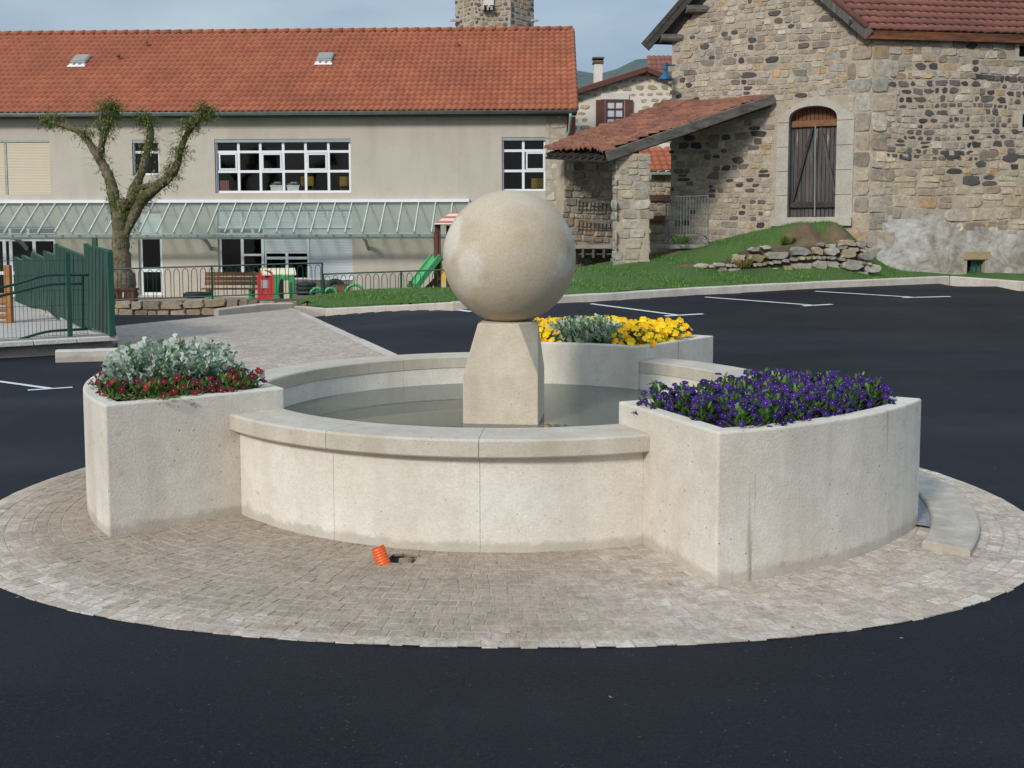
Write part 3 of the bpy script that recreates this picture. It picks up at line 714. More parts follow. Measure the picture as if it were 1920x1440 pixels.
def ragwort(h, dens, green):
    b = MB()
    for _ in range(dens):
        a = rnd.uniform(0, 6.28); rr_ = rnd.random()**.6*.10; base = Vector((math.cos(a)*rr_*.5, math.sin(a)*rr_*.5, rnd.uniform(0, h*.45)))
        d = Vector((math.cos(a)*rr_*9, math.sin(a)*rr_*9, rnd.uniform(.7, 1.5))).normalized(); L = rnd.uniform(.06, .115); g = rnd.uniform(.65, 1.15)
        c = (.46*g, .53*g, .44*g) if rnd.random() > green else (.17*g, .28*g, .15*g)
        s_ = d.cross(Vector((rnd.uniform(-1, 1), rnd.uniform(-1, 1), .2))).normalized(); n = s_.cross(d)
        # a lobed leaf: spine with three pairs of rounded lobes
        tip = base+d*L+Vector((0, 0, -.004)); w = .0042
        b.add([base-s_*w*.5, base+s_*w*.5, tip+s_*w*.8, tip-s_*w*.8], [(0, 1, 2, 3)], 0, c)
        for k in range(4):
            t = .38+.18*k; p = base.lerp(tip, t); ll = (.019-.0022*k)*rnd.uniform(.7, 1.2)
            for sg in (-1, 1):
                q = (s_*sg*.8+d*.65+n*rnd.uniform(-.4, .5)).normalized(); e = q.cross(n).normalized()*.0036
                b.add([p-e, p+q*ll*.6-e*1.2, p+q*ll, p+q*ll*.6+e*1.2, p+e], [(0, 1, 2, 3, 4)], 0, c)
    return b
def scatter(a0, a1, r0, r1, step, keep, jit=.25):
    pts = []; r = r0; row = 0
    while r <= r1+1e-6:
        n = max(2, int(R_(a1-a0)*r/step)+1)
        for i in range(n):
            a = a0+(a1-a0)*(i+(.5 if row % 2 else 0))/max(1, n-.5) + rnd.uniform(-jit, jit)*math.degrees(step/r); rr2 = r+rnd.uniform(-jit, jit)*step
            p = pol(rr2, a, 0)
            if keep(a, rr2): pts.append((p.x, p.y, rnd.uniform(.88, 1.15), rnd.uniform(-3, 3)))
        r += step*.86; row += 1
    return pts
PETAL = {'purple': [(.024, .005, .085), (.034, .007, .12), (.015, .004, .055), (.045, .010, .15)], 'red': [(.085, .004, .009), (.13, .006, .010), (.045, .003, .009), (.12, .005, .010), (.09, .004, .012), (.20, .018, .010)], 'yellow': [(.86, .52, .003), (.83, .42, .002), (.88, .60, .01)]}
def plants(kind, label, group, spots, zz, R, hk, nf, size, nleaf, orient):
    # one plant of each kind is built with its foliage and flowers; the rest are copies whose flowers sit differently
    fls = []
    for c in (PETAL[kind]*2)[:8]:
        b = MB(); flower_mesh(b, Vector((0, 0, 0)), Vector((0, 0, 1)), 1.0, c); fls.append(b.build('flower', M['petal'], fix=False))
    fos = []
    for _ in range(3):
        fo = MB()
        for _ in range(nleaf):
            a = rnd.uniform(0, 6.28); e = rnd.uniform(-.1, 1.45); q = Vector((math.cos(a)*math.cos(e), math.sin(a)*math.cos(e), math.sin(e)*hk))
            base = q*R*rnd.uniform(.2, .9); base.z = max(base.z, .005); g = rnd.uniform(.6, 1.4); c = (.055*g, .125*g, .022*g) if rnd.random() < .75 else (.12*g, .20*g, .045*g)
            leaf_mesh(fo, base, q+Vector((rnd.uniform(-.6, .6), rnd.uniform(-.6, .6), rnd.uniform(-.2, .6))), Vector((0, 0, 1)), rnd.uniform(.028, .055), rnd.uniform(.014, .022), c)
        fos.append(fo.build('foliage', M['leaf'], fix=False))
    first_f, first_l = [True]*len(fls), [True]*3
    for i, (x, y, s, rz) in enumerate(spots):
        root = bpy.data.objects.new('pansy_plant', None); COL.objects.link(root); root.empty_display_size = .05; root.location = (x, y, zz); root.scale = (s, s, s); tag(root, label, 'flowering plant', group)
        def child(pool, flags, k):
            if flags[k]: flags[k] = False; return pool[k]
            c = pool[k].copy(); COL.objects.link(c); return c
        f = child(fos, first_l, i % 3); f.parent = root; f.rotation_euler = (0, 0, rz)
        n = max(2, round(nf*rnd.uniform(.75, 1.25)))
        for j in range(n):
            a = j*2.39996+rz; e = math.asin(min(.98, (j+.5)/n)) if kind != 'red' else rnd.uniform(.15, 1.2)
            q = Vector((math.cos(a)*math.cos(e), math.sin(a)*math.cos(e), math.sin(e)*hk)); p = q*R*rnd.uniform(.86, 1.12); p.z = max(.02, p.z+.010)
            nrm = (q*.6+Vector((rnd.gauss(-.15, .4), rnd.gauss(-.75, .4), rnd.gauss(.45, .35)))*orient).normalized()
            o = child(fls, first_f, rnd.randrange(len(fls)) if not any(first_f) else first_f.index(True)); o.parent = root; o.location = p; o.rotation_mode = 'QUATERNION'; o.rotation_quaternion = nrm.to_track_quat('Z', 'Y'); k = rnd.uniform(*size); o.scale = (k, k, k)
def silver(label, group, spots, zz, protos):
    first = [True]*len(protos)
    for i, (x, y, s, rz) in enumerate(spots):
        root = bpy.data.objects.new('silver_ragwort', None); COL.objects.link(root); root.empty_display_size = .05; root.location = (x, y, zz); root.scale = (s, s, s); root.rotation_euler = (0, 0, rz); tag(root, label, 'foliage plant', group)
        k = i % len(protos); c = protos[k] if first[k] else protos[k].copy()
        if not first[k]: COL.objects.link(c)
        first[k] = False; c.parent = root
sp = scatter(-64.0, -34.3, 1.97, 2.65, .126, lambda a, r: True)
plants('purple', 'purple pansy plant in the stone planter nearest the camera at right', 'purple pansies in the right planter', sp, HP-.045, .098, 1.55, 18, (.0155, .0225), 95, .9)
spl = scatter(-175, -145.0, 1.92, 2.70, .14, lambda a, r: True)
redsp = [p for p in spl if (p[1] < 6.20 and p[1] > 5.80) or (p[1] < 6.42 and p[1] > 5.8 and not -2.42 < p[0] < -1.96)]
plants('red', 'dark red pansy plant in the left stone planter before the silver leaves', 'red pansies in the left planter', redsp, HP-.05, .108, 1.25, 8, (.021, .030), 120, 1.2)
silsp = [p for p in scatter(-173, -148, 1.98, 2.60, .125, lambda a, r: True) if 6.15 < p[1] < 6.85 and -2.38 < p[0] < -1.98]
silv = [ragwort(.11, 250, .26).build('foliage', M['silver'], fix=False) for _ in range(3)]
silver('tall silver leaved plant behind the red pansies in the left planter', 'silver plants in the left planter', [(x, y, s*(2.0-.95*min(1, abs(x+2.2))**1.3), rz) for x, y, s, rz in silsp], HP-.055, silv)
for k, (px_0, px_1, lab) in enumerate([(205, 262, 'sprawling green creeper hanging over the front left corner of the red pansy planter'), (268, 330, 'yellowish green creeper along the front edge of the red pansy planter')]):
    b = MB()
    for _ in range(110):
        p = atZ(rnd.uniform(px_0, px_1), rnd.uniform(738, 750), HP+.008); a = rnd.uniform(0, 6.28); g = rnd.uniform(.6, 1.3); leaf_mesh(b, p, Vector((math.cos(a), math.sin(a), rnd.uniform(.05, .5))), Vector((0, 0, 1)), rnd.uniform(.02, .045), .012, (.13*g, .17*g, .045*g))
    tag(b.build('creeper', M['leaf'], fix=False), lab, 'creeping plant', 'creepers on the left planter')
spb = scatter(53.2, 83, 1.95, 2.78, .14, lambda a, r: True)
yel = [p for p in spb if p[0] > .95 or p[0] < .47 or (p[1] > 9.3 and p[0] > .66)]; sil2 = [p for p in scatter(53.5, 83, 1.95, 2.5, .13, lambda a, r: True) if .46 < p[0] < .92]
plants('yellow', 'bright yellow pansy plant in the stone planter at the back of the basin', 'yellow pansies in the back planter', [(x, y, s*1.15, rz) for x, y, s, rz in yel], HP-.045, .118, 1.35, 23, (.023, .034), 60, .8)
silv2 = [ragwort(.10, 150, .5).build('foliage', M['silver'], fix=False) for _ in range(3)]
silver('grey green leaved plant between the yellow pansies in the back planter', 'silver plants in the back planter', [(x, y, s*1.7, rz) for x, y, s, rz in sil2], HP-.055, silv2)

# ================================================================== HELPERS FOR BUILDINGS
ZV = Vector((0, 0, 1))
def projpx(p):
    v = Vector(p)-CAM; d = v.dot(W_); return 960+F_*v.dot(RX)/d, PPY-F_*v.dot(UY)/d
TANS = [(.40, .345, .275), (.44, .39, .325), (.36, .305, .24), (.39, .35, .295), (.32, .285, .24), (.45, .40, .335), (.41, .305, .20), (.35, .33, .30), (.27, .235, .20), (.38, .345, .295)]
DARKS = [(.06, .055, .055), (.095, .085, .08), (.13, .10, .088), (.08, .075, .078), (.16, .135, .12)]
def tan(k=1.0, tint=(1, 1, 1)):
    c = rnd.choice(TANS); g = rnd.uniform(.82, 1.14)*k; return tuple(a*g*t*w for a, t, w in zip(c, tint, (1.03, 1.0, .94)))
def stones(b, O, S, N, s0, s1, z0, z1, h, w, inside, colf, gap=.012, dep=.03, jit=.14, mi=1, U=ZV, wave=.035, npt=3, small=None, exact=False, rnd_=False):
    z = z0; ph = rnd.uniform(0, 9)
    while z < z1:
        hh = rnd.uniform(*h); s = s0 - (0 if exact else rnd.uniform(0, hh))
        while s < s1-.004:
            ww = hh*rnd.uniform(*w)
            cs, cz = s+ww/2, z+hh/2 + wave*math.sin(s*1.7+ph+z*2)
            if inside(cs, cz):
                dark = None; r = colf(cs, cz)
                col = r
                rows = [(cs, cz, ww, hh)]
                if small and hh > .2 and rnd.random() < small: rows = [(cs-ww*.0, cz-hh*.25, ww, hh*.5), (cs, cz+hh*.25, ww, hh*.5)]
                for (c1, c2_, w1, h1) in rows:
                    a = max(.01, w1/2-gap/2); c = max(.01, h1/2-gap/2); n = 4*npt; base = []; ro = rnd.uniform(2.6, 5.5) if rnd_ else rnd.uniform(4.5, 11)
                    dk_ = min(col) < .12
                    if dk_: ro = rnd.uniform(2.1, 4.5); a *= rnd.uniform(.75, 1.05); c *= rnd.uniform(.75, 1.08)
                    tl = rnd.uniform(-.06, .06)
                    for k in range(n):
                        t = 2*math.pi*(k+.5)/n; cx, sx = math.cos(t), math.sin(t)
                        q = (abs(cx)**ro+abs(sx)**ro)**(-1/ro)*rnd.uniform(1-jit*(1.7 if dk_ else 1), 1+jit*.35)
                        base.append((cx*q*a + tl*sx*q*c, sx*q*c + tl*cx*q*a))
                    d1 = dep*rnd.uniform(.6, 1.25); vs = []
                    tx, ty = rnd.uniform(-.12, .12), rnd.uniform(-.12, .12)
                    for f, d in ((1.03, -.004), (.985, d1*.65), (.88, d1)):
                        for x, y in base: vs.append(O + S*(c1+x*f) + U*(c2_+y*f) + N*(d + (tx*x+ty*y if d > 0 else 0)))
                    fs = [(i+k*n, (i+1) % n+k*n, (i+1) % n+(k+1)*n, i+(k+1)*n) for k in range(2) for i in range(n)] + [tuple(range(2*n, 3*n))]
                    b.add(vs, fs, mi, tuple(x*rnd.uniform(.93, 1.07) for x in col) if len(rows) > 1 else col)
            s += ww
        z += hh
def wall_cells(b, O, S, N, s0, s1, z0, z1, holes, mi=0, reveal=.15, rmi=None, top=None):
    # a flat wall with rectangular openings (s0,s1,z0,z1) and their reveals; top(s) may cut it with a slope
    ss = sorted(set([s0, s1]+[q for h in holes for q in h[:2]])); zs = sorted(set([z0, z1]+[q for h in holes for q in h[2:]]))
    ss = [s for s in ss if s0-1e-6 <= s <= s1+1e-6]; zs = [z for z in zs if z0-1e-6 <= z <= z1+1e-6]
    for i in range(len(ss)-1):
        for j in range(len(zs)-1):
            cs, cz = (ss[i]+ss[i+1])/2, (zs[j]+zs[j+1])/2
            if any(h[0] < cs < h[1] and h[2] < cz < h[3] for h in holes): continue
            b.add([O+S*s+ZV*z for s, z in ((ss[i], zs[j]), (ss[i+1], zs[j]), (ss[i+1], zs[j+1]), (ss[i], zs[j+1]))], [(0, 1, 2, 3)], mi)
    for h in holes:
        q = [(h[0], h[2]), (h[1], h[2]), (h[1], h[3]), (h[0], h[3])]
        for k in range(4):
            (a, c), (d, e) = q[k], q[(k+1) % 4]
            b.add([O+S*a+ZV*c, O+S*d+ZV*e, O+S*d+ZV*e-N*reveal, O+S*a+ZV*c-N*reveal], [(0, 1, 2, 3)], mi if rmi is None else rmi)
def tile_roof(b, O, U, V, lu, lv, tw, tl, mi=0, amp=.035, step=.035, rough=0., su=6):
    # O eave corner, U along the eave, V up the slope: half-round tiles laid in overlapping rows
    U = U.normalized(); V = V.normalized(); N = U.cross(V).normalized()
    if N.z < 0: N = -N
    nu = max(1, round(lu/tw)); nv = max(1, round(lv/tl)); vs = []; uv = []
    jr = [[rnd.uniform(-1, 1)*rough for _ in range(nu+1)] for _ in range(nv)]
    cols = nu*su+1
    for j in range(nv):
        for e, (v, d) in enumerate(((j*tl, step), ((j+1)*tl+.012, 0))):
            for i in range(cols):
                u = i*tw/su; k = min(nu-1, i//su); ph = (i % su)/su
                z = amp*(math.sin(math.pi*ph) if ph > 0 else 0)*1.0 + d + jr[j][k]*.4
                vs.append(O+U*u+V*(min(v, lv)+jr[j][k]*1.2*(1 if e == 0 else 0))+N*z); uv.append((i/su+.001, j+.5))
    fs = []; uvs = []
    for j in range(nv):
        for i in range(cols-1):
            a = (2*j)*cols+i; fs.append((a, a+1, a+cols+1, a+cols))
        if True:
            # the front lip of each row
            for i in range(cols-1):
                a = 2*j*cols+i; p, q = vs[a], vs[a+1]
                vs += [p-N*(step+.012), q-N*(step+.012)]; uv += [uv[a], uv[a+1]]; fs.append((a+1, a, len(vs)-2, len(vs)-1))
    bb = len(b.f); b.add(vs, fs, mi)
    for k, f in enumerate(fs):
        u0 = min(uv[x][0] for x in f); v0 = uv[f[0]][1]; b.uv[bb+k] = [(math.floor(u0+.01)+.3+.4*((x % 7)/7), v0) for x in f]
    return N
def frame_bars(b, O, S, N, s0, s1, z0, z1, vs_, hs_, fw, bw, dep=.06, off=-.1, mi=0):
    # rectangular frame with inner bars at given positions, standing off the wall plane by off
    def bx(a, c, d, e, dd=0): b.box(O+S*((a+c)/2)+ZV*((d+e)/2)+N*(off+dd), c-a, dep, e-d, (S, N, ZV), mi)
    bx(s0, s1, z0, z0+fw); bx(s0, s1, z1-fw, z1); bx(s0, s0+fw, z0+fw, z1-fw); bx(s1-fw, s1, z0+fw, z1-fw)
    for v in vs_: bx(v-bw/2, v+bw/2, z0+fw, z1-fw, .003)
    for h in hs_: bx(s0+fw, s1-fw, h-bw/2, h+bw/2, .006)

# ================================================================== SCHOOL
pR = atY(1062, 452, 34.2); pL = atY(0, 452, 34.9)
SS = Vector((pR.x-pL.x, pR.y-pL.y, 0)).normalized(); SN = Vector((SS.y, -SS.x, 0))       # S to the right, N to the camera
SO = Vector((pR.x, pR.y, 0))
def sp_(x, y, off=0):
    p = onplane(x, y, SO+SN*off, SN); return (p-SO).dot(SS), p.z
def rect(x0, x1, y0, y1, off=0):
    a = sp_(x0, y1, off); c = sp_(x1, y0, off); return [a[0], c[0], a[1], c[1]]
school = empty('school_building', SO, 'long beige rendered school with an orange red tiled roof and white windows', 'building')
W1 = rect(404, 657, 260, 362); W2 = rect(941, 1023, 257, 358); W3 = rect(249, 297, 262, 328); W0 = rect(-120, 92, 263, 366)
D1 = rect(262, 302, 396, 554); D2 = rect(410, 660, 393, 524); D2b = rect(410, 494, 393, 554); D0 = rect(-120, 102, 425, 557)
D3 = rect(181, 190, 450, 556)
zb = PG-.3; eL = pL.copy(); Sleft = -30.
zt = 5.95
b = MB(); wall_cells(b, SO, SS, SN, Sleft, 0, zb, zt, [W1, W2, W3, W0, D1, D2, D0], reveal=.2)
depth = 10.5
# right end wall, with its gable
e0 = SO; e1 = SO-SN*depth
ridz = 9.62
b.add([e0+ZV*zb, e1+ZV*zb, e1+ZV*zt, SO-SN*(depth/2)+ZV*ridz, e0+ZV*zt], [(0, 1, 2, 3, 4)])
b.build('wall', M['render'], school)
# quoins on the right corner
b = MB(); z = zb; k = 0
b.box(SO+SS*(-.36)+ZV*((zb+zt)/2)+SN*.004, .70, .012, zt-zb, (SS, SN, ZV), 0)
while z < zt-.1:
    h = rnd.uniform(.28, .36); L = .36 if k % 2 else .52; rest = .70-L
    for (a, c) in ((-L, -.01), (-.70, -L-.02)):
        if c-a > .08:
            g = rnd.uniform(.9, 1.1); col = (.50*g, .455*g, .375*g)
            stones(b, SO+ZV*0, SS, SN, a, c-.001, z, z+.001, (h, h), ((c-a)/h, (c-a)/h), lambda s, zz: True, lambda s, zz: col, gap=.02, dep=.014, jit=.04, mi=1, wave=0, exact=True)
    z += h; k += 1
b.build('quoin_stones', [M['mortar_tan'], M['rubble']], school)
# roof
eaveP = SO + SN*.42 + ZV*5.93; rightX = .32
rv = (-SN*(depth/2+.42) + ZV*(ridz-5.93+.05)); LV = rv.length
LU = 34.0
b = MB(); RN = tile_roof(b, eaveP+SS*rightX-SS*LU, SS, rv, LU, LV, .215, .37, amp=.055, step=.05)
b.build('roof', M['tile_red'], school, True)
b = MB()                                    # boards and back slope
b.add([eaveP+SS*rightX-SS*LU-ZV*.05, eaveP+SS*rightX-ZV*.05, eaveP+SS*rightX+rv-ZV*.05, eaveP+SS*rightX-SS*LU+rv-ZV*.05], [(0, 1, 2, 3)])
bk = SO-SN*(depth+.42)+ZV*5.93
b.add([bk+SS*rightX, bk+SS*rightX-SS*LU, eaveP+SS*rightX-SS*LU+rv-ZV*.02, eaveP+SS*rightX+rv-ZV*.02], [(0, 1, 2, 3)])
b.box(SO+SN*.22+SS*(rightX-LU/2)+ZV*5.80, LU, .44, .03, (SS, SN, ZV))
b.build('roof_boards', M['wood_dark'], school)
b = MB(); P0 = eaveP+rv+SS*rightX; n = int(LU/.42)
for k in range(n):
    c = P0-SS*(k*.42+.21)+ZV*.02; b.tube([c-SS*.215+ZV*.0, c+SS*.20+ZV*.018], [.10, .115], 10, cap=True)
b.build('ridge_tiles', M['tile_red'], school, True)
b = MB()
nv = int(LV/.37)
for k in range(nv):
    c = eaveP+SS*(rightX-.03)+rv.normalized()*(k*.37+.2)+RN*.03; b.tube([c-rv.normalized()*.2+RN*.015, c+rv.normalized()*.2-RN*.005], [.10, .085], 10)
b.build('verge_tiles', M['tile_red'], school, True)
b = MB(); pts = []
g0 = eaveP+SN*.06+SS*(rightX+.02)-ZV*.03
prof = [(math.cos(math.pi+math.pi*k/8)*.085, math.sin(math.pi+math.pi*k/8)*.095) for k in range(9)]
for q in (0, -LU):
    pts.append([g0+SS*q+SN*x+ZV*y for x, y in prof] + [g0+SS*q+SN*x*.9+ZV*(y*.9+.004) for x, y in reversed(prof)])
nn = len(pts[0]); b.add(pts[0]+pts[1], [(k, (k+1) % nn, nn+(k+1) % nn, nn+k) for k in range(nn)]+[tuple(range(nn))])
b.bar(g0+SN*.085+ZV*.0, g0+SN*.085-SS*LU, .02, .02)
b.build('gutter', M['zinc'], school, True)
b = MB(); gp = g0-SS*.22-ZV*.09
b.tube([gp, gp-ZV*.12-SN*.02, gp-ZV*.55-SN*.36-SS*.04, SO+SN*.07+SS*.0+ZV*5.1, SO+SN*.07+ZV*zb], .05, 10)
b.build('downpipe', M['zinc'], school, True)
# two roof hatches and a small vent stack
for (px, py, nm) in [(153, 117, 'roof_hatch'), (611, 113, 'roof_hatch')]:
    hp = onplane(px, py, eaveP, RN); u = rv.normalized(); b = MB()
    b.box(hp+RN*.12, .56, .62, .10, (SS, u, RN), 0); b.build(nm, M['steel'], school, bevel=.02)
    par = bpy.data.objects[bpy.context.scene.collection.objects[-1].name] if False else COL.objects[-1]
    b = MB(); b.box(hp+RN*.182, .50, .56, .02, (SS, u, RN), 0); b.build('hatch_lid', simple('hatch_lid_grey', (.27, .27, .22), .5), par)
    b = MB(); b.box(hp+RN*.075-u*.42, .64, .26, .02, (SS, u, RN), 0); b.build('flashing', M['white'], par)
for px, py in [(222, 116), (275, 91), (858, 92)]:
    hp = onplane(px, py, eaveP, RN); b = MB(); b.tube([hp, hp+ZV*.28], .05 if px == 222 else .035, 8); b.tube([hp+ZV*.2, hp+ZV*.24], .09 if px == 222 else .05, 8)
    b.build('vent_tile', M['tile_brown'], school)
# rooms behind the windows
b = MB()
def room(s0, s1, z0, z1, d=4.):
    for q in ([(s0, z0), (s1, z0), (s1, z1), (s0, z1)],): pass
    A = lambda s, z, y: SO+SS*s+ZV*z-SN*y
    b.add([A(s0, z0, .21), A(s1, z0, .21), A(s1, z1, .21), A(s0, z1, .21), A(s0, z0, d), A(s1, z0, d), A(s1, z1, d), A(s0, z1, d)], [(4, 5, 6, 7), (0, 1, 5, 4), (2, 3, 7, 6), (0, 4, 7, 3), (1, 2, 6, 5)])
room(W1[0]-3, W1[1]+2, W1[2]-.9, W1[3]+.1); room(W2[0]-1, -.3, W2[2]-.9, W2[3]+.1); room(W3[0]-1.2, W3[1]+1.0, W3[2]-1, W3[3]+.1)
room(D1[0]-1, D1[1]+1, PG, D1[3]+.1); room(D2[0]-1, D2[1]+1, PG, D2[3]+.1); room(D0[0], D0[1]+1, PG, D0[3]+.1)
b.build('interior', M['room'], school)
def window(name, r, vs_, hs_, fw=.07, bw=.075, mt='white', off=-.13, label=None):
    b = MB(); frame_bars(b, SO, SS, SN, r[0]+.005, r[1]-.005, r[2]+.005, r[3]-.005, vs_, hs_, fw, bw, .06, off)
    w = b.build(name, M[mt], school); tag(w, label)
    b = MB(); p = [SO+SS*s+ZV*z+SN*(off-.005) for s, z in ((r[0]+.03, r[2]+.03), (r[1]-.03, r[2]+.03), (r[1]-.03, r[3]-.03), (r[0]+.03, r[3]-.03))]; b.add(p, [(0, 1, 2, 3)]); b.build('pane', M['pane'], w, fix=False)
    return w
def sx(x, y=310): return sp_(x, y)[0]
def zy(y, x=500): return sp_(x, y)[1]
w = window('window', W1, [sx(446), sx(487), sx(530), sx(572), sx(615)], [zy(284, 530), zy(321, 530)], .075, .085)
for a, c in ((409, 443), (490, 527), (575, 612)):          # opening casements have heavier bars
    b = MB(); frame_bars(b, SO, SS, SN, sx(a), sx(c), zy(320, a)+.03, zy(286, a)-.02, [], [], .05, .01, .05, -.105); b.build('casement', M['white'], w)
w = window('window', W2, [sx(981)], [zy(282, 981), zy(320, 981)], .06, .085)
b = MB(); frame_bars(b, SO, SS, SN, sx(986), sx(1021), zy(318, 1000), zy(285, 1000), [], [], .05, .01, .05, -.105); b.build('casement', M['white'], w)
w = window('window', W3, [], [zy(285, 270)], .055, .08)
for r in (W1, W2, W3):                                        # grey shutter boxes over the windows
    b = MB(); b.box(SO+SS*((r[0]+r[1])/2)+ZV*(r[3]-.055)+SN*-.06, r[1]-r[0]-.01, .08, .10, (SS, SN, ZV)); b.box(SO+SS*(r[0]+.03)+ZV*((r[2]+r[3])/2)+SN*-.07, .05, .05, r[3]-r[2]-.02, (SS, SN, ZV)); b.build('shutter_box', M['greyframe'], school)
b = MB(); sd = sx(10, 300)
for a, c in ((W0[0], sd-.05), (sd+.05, W0[1])): b.box(SO+SS*((a+c)/2)+ZV*((W0[2]+W0[3])/2-.03)+SN*-.06, c-a, .05, W0[3]-W0[2]-.08, (SS, SN, ZV))
w = b.build('roller_shutter', M['blind'], school)
b = MB(); b.box(SO+SS*sd+ZV*((W0[2]+W0[3])/2)+SN*-.05, .07, .06, W0[3]-W0[2], (SS, SN, ZV)); b.box(SO+SS*((W0[0]+W0[1])/2)+ZV*(W0[3]-.03)+SN*-.04, W0[1]-W0[0], .07, .06, (SS, SN, ZV)); b.build('shutter_rail', M['zinc'], w)
# glazed doors and shuttered bays under the canopy
d = window('door', [D1[0], D1[1], D1[2], zy(441, 280)], [], [zy(507, 280)], .10, .11, off=-.12)
b = MB(); b.box(SO+SS*((D1[0]+D1[1])/2)+ZV*((zy(441, 280)+D1[3])/2)+SN*-.13, D1[1]-D1[0], .03, D1[3]-zy(441, 280), (SS, SN, ZV)); b.build('transom_panel', M['white'], d)
d = window('door', [D2[0], sx(494, 480), PG-.02, zy(441, 450)], [sx(453, 480)], [zy(518, 450)], .09, .10, off=-.12)
b = MB(); b.box(SO+SS*(sx(473, 480))+ZV*zy(478, 473)+SN*-.115, sx(494, 480)-sx(453, 480), .05, .07, (SS, SN, ZV)); b.build('transom', M['white'], d)
b = MB(); frame_bars(b, SO, SS, SN, D2[0], sx(494, 430), zy(441, 450)+.01, zy(428, 450), [sx(432, 430), sx(452, 430), sx(472, 430)], [], .04, .09, .06, -.12); b.build('fanlight', M['white'], d)
b = MB(); b.box(SO+SS*((D2[0]+D2[1])/2)+ZV*((zy(427, 500)+D2[3])/2)+SN*-.10, D2[1]-D2[0]-.01, .05, D2[3]-zy(427, 500), (SS, SN, ZV)); sh = b.build('shutter_panel', M['whitepanel'], school)
b = MB(); b.box(SO+SS*((D2[0]+D2[1])/2)+ZV*(zy(426, 500))+SN*-.06, D2[1]-D2[0]-.01, .05, .07, (SS, SN, ZV))
for x in (452, 494, 576, 614): b.box(SO+SS*sx(x, 410)+ZV*((zy(427, 500)+D2[3])/2)+SN*-.065, .06, .03, D2[3]-zy(427, 500)-.1, (SS, SN, ZV))
b.build('shutter_rail', M['white'], sh)
a0, a1 = sx(495, 480), sx(578, 480)
b = MB(); z0_, z1_ = zy(472, 540), zy(430, 540); b.box(SO+SS*((a0+a1)/2)+ZV*((z0_+z1_)/2)+SN*-.09, a1-a0, .05, z1_-z0_, (SS, SN, ZV)); b.build('shutter_panel', M['whitepanel'], school)
window('window', [a0, a1, zy(524, 540), z0_], [(a0+a1)/2], [zy(484, 540)], .05, .09, off=-.12)
b = MB(); a2, a3 = a1+.02, sx(661, 480); z0_ = zy(522, 620); b.box(SO+SS*((a2+a3)/2)+ZV*((z0_+z1_)/2)+SN*-.08, a3-a2, .05, z1_-z0_, (SS, SN, ZV)); sh = b.build('shutter_panel', M['whitepanel'], school)
b = MB(); b.box(SO+SS*((a2+a3)/2)+ZV*(z0_-.02)+SN*-.04, a3-a2, .14, .07, (SS, SN, ZV)); b.box(SO+SS*(a2-.02)+ZV*((z0_+z1_)/2)+SN*-.05, .06, .06, z1_-z0_, (SS, SN, ZV)); b.build('sill', M['white'], sh)
b = MB(); z0_ = zb; z1_ = zy(524, 540)-.02; b.box(SO+SS*((a0+a3)/2)+ZV*((z0_+z1_)/2)-SN*.10, a3-a0, .2, z1_-z0_, (SS, SN, ZV)); b.build('breast_wall', M['render'], school)
d = window('window', [D0[0], D0[1], PG, zy(447, 50)], [sx(-60, 480), sx(6, 480), sx(18, 480), sx(62, 480)], [zy(512, 50)], .09, .11, off=-.12)
b = MB(); frame_bars(b, SO, SS, SN, D0[0], D0[1], zy(446, 50)+.01, D0[3]-.02, [sx(-60, 440), sx(16, 440), sx(50, 440)], [], .05, .09, .06, -.12); b.build('fanlight', M['white'], d)
# small sign frame beside the tree
# glass canopy
CT, CB = zy(382, 500), None
cf = 1.28; zc1 = zy(381, 500); 
def can(s, t): return SO+SS*s+SN*(.05+cf*t)+ZV*(zc1 + (zcf-zc1)*t)
zcf = onplane(500, 436, SO+SN*(cf+.05), SN).z
sA, sB = Sleft, sx(880, 380)
b = MB(); b.add([can(sA, 0), can(sB, 0), can(sB, 1.02), can(sA, 1.02)], [(3, 2, 1, 0)]); cg = b.build('glass_canopy', M['roofglass'], school, fix=False)
nR = int((sB-sA)/.565)
for k in range(nR+1):
    s = sB-k*.565
    b = MB(); b.bar(can(s, 0)+ZV*.03, can(s, 1.03)+ZV*.03, .034, .06); b.build('rafter', M['canopy_bar'], cg)
b = MB(); b.box(SO+SS*((sA+sB)/2)+SN*.07+ZV*(zc1+.07), sB-sA, .14, .10, (SS, SN, ZV)); b.build('head_flashing', M['white'], cg)
b = MB(); b.box(SO+SS*((sA+sB)/2)+SN*(.05+cf*.97)+ZV*(zcf-.03), sB-sA, .05, .04, (SS, SN, ZV)); b.build('front_bar', M['canopy_bar'], cg)
b = MB(); zbm = onplane(500, 444, SO+SN*cf*.8, SN).z; b.box(SO+SS*((sA+sB)/2)+SN*(cf*.8)+ZV*zbm, sB-sA, .10, .15, (SS, SN, ZV)); b.build('beam', M['steel'], cg)
for x in (50, 395, 690, 860):
    s = sx(x, 440); b = MB(); pts = [SO+SS*s+SN*(cf*.8*t)+ZV*(zbm-.02-.38*(1-t)**2) for t in (0, .2, .4, .6, .8, 1)]
    for p, q in zip(pts, pts[1:]): b.bar(p, q, .06, .12)
    b.build('bracket', M['greyframe'], cg)
